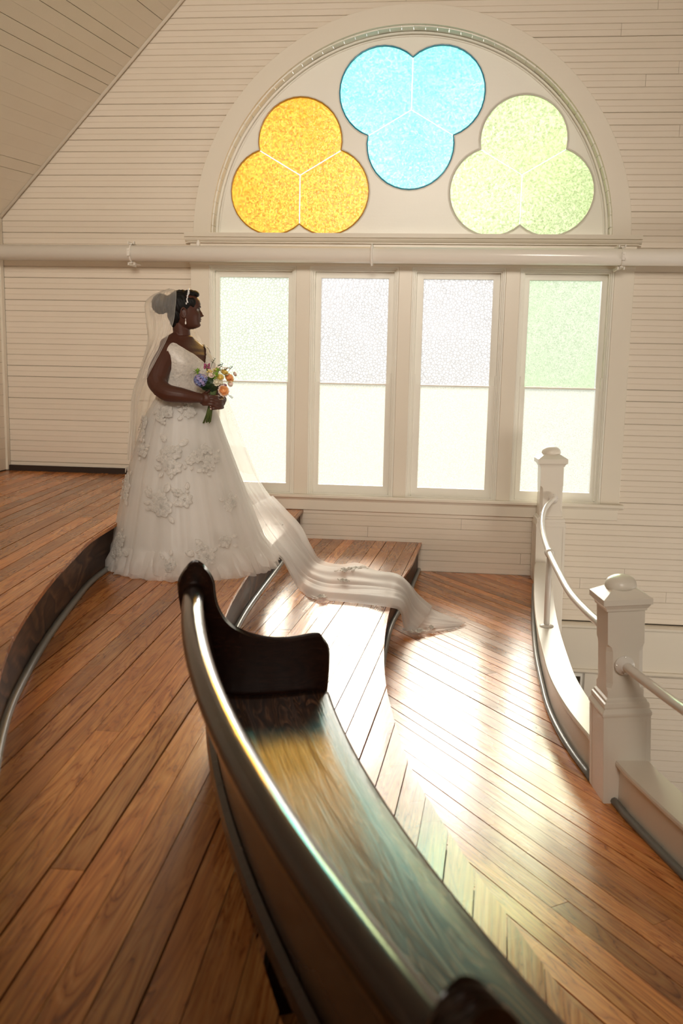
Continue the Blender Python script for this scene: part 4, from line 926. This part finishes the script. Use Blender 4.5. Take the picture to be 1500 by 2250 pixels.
# ------------------------------------------------------------------ bouquet
bq = empty('bouquet', (SX, SY, 1.584)); tag(bq, 'bridal bouquet of blue hydrangea, peach roses and greenery in her hands', 'bouquet')
BO = Vector((-1.372, -2.440, 1.580)); r7 = random.Random(21)
def Bq(x, y, z): return Vector((x, y, z)) - BO
for k in range(13):
    a = 2 * math.pi * k / 13; r = .012 * (1 if k % 2 else .55); x0 = -.035 + .016 * math.cos(a) * 1.3; y0 = .018 * math.sin(a)
    MB().tube([Vector((x0 + r7.uniform(-.008, .008), y0, -.150 + r7.uniform(-.006, .01))), Vector((r * math.cos(a) - .012, r * math.sin(a), -.06)), Vector((r * .9 * math.cos(a), r * .9 * math.sin(a), 0)), Vector((.02 * math.cos(a) + .01, .02 * math.sin(a), .06))], .0038, 7).build('stem', 'stem', bq, True)
def leafm(b, base, d, L, Wd, curl=.2):
    d = d.normalized(); s = d.cross(Vector((0, .3, 1))).normalized(); n = s.cross(d); pts = []
    for k in range(7):
        t = k / 6; wv = Wd * math.sin(math.pi * (t * .93 + .04)) ** .8; c = base + d * L * t + n * (curl * L * t * t)
        pts += [c - s * wv + n * wv * .35, c, c + s * wv + n * wv * .35]
    F = []
    for k in range(6):
        for q in range(2): F.append((k * 3 + q, k * 3 + q + 1, k * 3 + q + 4, k * 3 + q + 3))
    b.add(pts, F)
for k in range(16):
    a = 2 * math.pi * k / 16; b = MB(); base = Bq(-1.385 + .02 * math.cos(a), -2.445 + .02 * math.sin(a), 1.618 + r7.uniform(-.012, .02))
    leafm(b, base, Vector((math.cos(a) * 1.15, math.sin(a) * .9, r7.uniform(.05, .8))), r7.uniform(.05, .075), .019); b.build('leaf', 'leaf', bq)
b = MB(); b.ell(Bq(-1.378, -2.445, 1.665), (.070, .048, .04), 14, 10)
b.build('foliage_heart', 'leaf', bq)
def hydrangea(c, r, mats):
    f = MB().ell(c, (r * .72,) * 3, 12, 9).build('hydrangea', mats[0], bq, True)
    for k in range(46):
        z = 1 - 2 * (k + .5) / 46; a = k * 2.39996; q = Vector((math.sqrt(1 - z * z) * math.cos(a), math.sqrt(1 - z * z) * math.sin(a), z))
        if q.y > .5: continue
        cc = c + Vector((q.x * r, q.y * r, q.z * r * .92)); s1 = q.orthogonal().normalized(); s2 = q.cross(s1); b = MB(); an = r7.uniform(0, 3)
        for p in range(4):
            d1 = s1 * math.cos(an + p * math.pi / 2) + s2 * math.sin(an + p * math.pi / 2); d2 = q.cross(d1)
            b.add([cc, cc + d1 * .006 + d2 * .006 + q * .002, cc + d1 * .014 + q * .001, cc + d1 * .006 - d2 * .006 + q * .002], [(0, 1, 2, 3)])
        b.build('floret', mats[k % 2], f)
hydrangea(Bq(-1.432, -2.480, 1.682), .040, ('hyd', 'hyd2'))
def rose(c, r, d, mat, mat2):
    d = d.normalized(); s1 = d.orthogonal().normalized(); s2 = d.cross(s1); o = MB().ell(c, (r * .5,) * 3, 10, 8).build('rose', mat, bq, True)
    for lay, (n, rr, op) in enumerate(((3, .40, .15), (4, .62, .35), (5, .85, .62), (6, 1.0, .95))):
        for k in range(n):
            a = 2 * math.pi * k / n + lay * .7; dr = s1 * math.cos(a) + s2 * math.sin(a); tg = d.cross(dr); V = []; F = []
            for j in range(5):
                t = j / 4
                for i in range(5):
                    u = (i - 2) / 2; wv = rr * r * (.35 + .75 * math.sin(math.pi * .5 * min(1, t * 1.4))) * .85
                    V.append(c - d * r * .35 + dr * (rr * r * (.25 + .75 * t ** (1.1)) * (1 + .15 * op * t * t)) * (1 - .22 * u * u) + tg * u * wv + d * (r * 1.15 * t * (1 - .35 * op) - .12 * r * op * max(0, t - .7) * 3))
            for j in range(4):
                for i in range(4): F.append((j * 5 + i, j * 5 + i + 1, j * 5 + i + 6, j * 5 + i + 5))
            mesh('petal', V, F, mat if lay < 3 else mat2, o, True)
rose(Bq(-1.298, -2.475, 1.622), .030, Vector((.55, -.75, .25)), 'peach', 'blush'); rose(Bq(-1.272, -2.44, 1.697), .026, Vector((.7, -.6, .5)), 'peach', 'yel')
rose(Bq(-1.296, -2.455, 1.728), .022, Vector((.5, -.5, .8)), 'yel', 'white'); rose(Bq(-1.243, -2.41, 1.722), .013, Vector((.8, -.4, .4)), 'blush', 'white')
rose(Bq(-1.335, -2.478, 1.672), .021, Vector((.1, -.9, .35)), 'white', 'white'); rose(Bq(-1.318, -2.468, 1.700), .020, Vector((.3, -.8, .5)), 'yel', 'white')
rose(Bq(-1.365, -2.478, 1.715), .017, Vector((-.1, -.9, .4)), 'blush', 'white'); rose(Bq(-1.345, -2.46, 1.742), .016, Vector((.1, -.6, .8)), 'yel', 'white'); rose(Bq(-1.262, -2.45, 1.665), .016, Vector((.7, -.7, .1)), 'blush', 'white')
def spray(name, c, spread, n, mat, br, sz, up_=1.0):
    b = MB(); o = None
    for k in range(n):
        d = Vector((r7.uniform(-1, 1) * spread, r7.uniform(-.9, .3) * spread, r7.uniform(.3, 1) * up_)); b.tube([c, c + d * .6, c + d], .0013, 5)
    o = b.build(name, 'stem', bq, True); b = MB()
    for k in range(n * 3):
        d = Vector((r7.uniform(-1, 1) * spread, r7.uniform(-1, .3) * spread, r7.uniform(.35, 1.05) * up_)); b.ell(c + d, (sz, sz, sz * 1.2), 7, 5)
    tag(b.build(br, mat, o, True), kind='stuff')
spray('wax_flower', Bq(-1.325, -2.462, 1.655), .024, 16, 'white', 'blossom', .0048, .022)
spray('wax_flower', Bq(-1.365, -2.455, 1.69), .032, 14, 'yel', 'blossom', .0042, .055)
spray('bud_spray', Bq(-1.398, -2.455, 1.735), .018, 12, 'mag', 'bud', .0042, .045)
spray('bud_spray', Bq(-1.30, -2.45, 1.64), .020, 7, 'mulb', 'bud', .005, .02)
spray('bud_spray', Bq(-1.31, -2.44, 1.735), .045, 9, 'blush', 'bud', .0036, .030)
for c, n, L in (((-1.345, -2.475, 1.705), 12, .034), ((-1.335, -2.47, 1.735), 8, .028), ((-1.458, -2.46, 1.730), 9, .030)):
    for k in range(n):
        b = MB(); a = 2 * math.pi * k / n; leafm(b, Bq(*c), Vector((math.cos(a), -.5 + .3 * math.sin(2 * a), math.sin(a) * .9 + .35)), L * r7.uniform(.7, 1.1), .0055); b.build('leaflet', 'lime', bq)
for P in ([(-1.385, -2.45, 1.74), (-1.37, -2.455, 1.785), (-1.352, -2.46, 1.812)], [(-1.335, -2.45, 1.73), (-1.318, -2.455, 1.762), (-1.305, -2.46, 1.785)], [(-1.36, -2.45, 1.74), (-1.335, -2.455, 1.768), (-1.315, -2.46, 1.776)], [(-1.29, -2.44, 1.72), (-1.262, -2.445, 1.752), (-1.25, -2.45, 1.765)], [(-1.275, -2.46, 1.61), (-1.26, -2.46, 1.59), (-1.245, -2.46, 1.578)]):
    b = MB(); Q = [Bq(*p) for p in P]; b.tube(Q, .0012, 5)
    for k in range(6): leafm(b, Q[1] + (Q[2] - Q[1]) * (k / 5), Vector(((-1) ** k, -.3, .5)), .012, .003)
    b.build('sprig', 'leaf', bq)
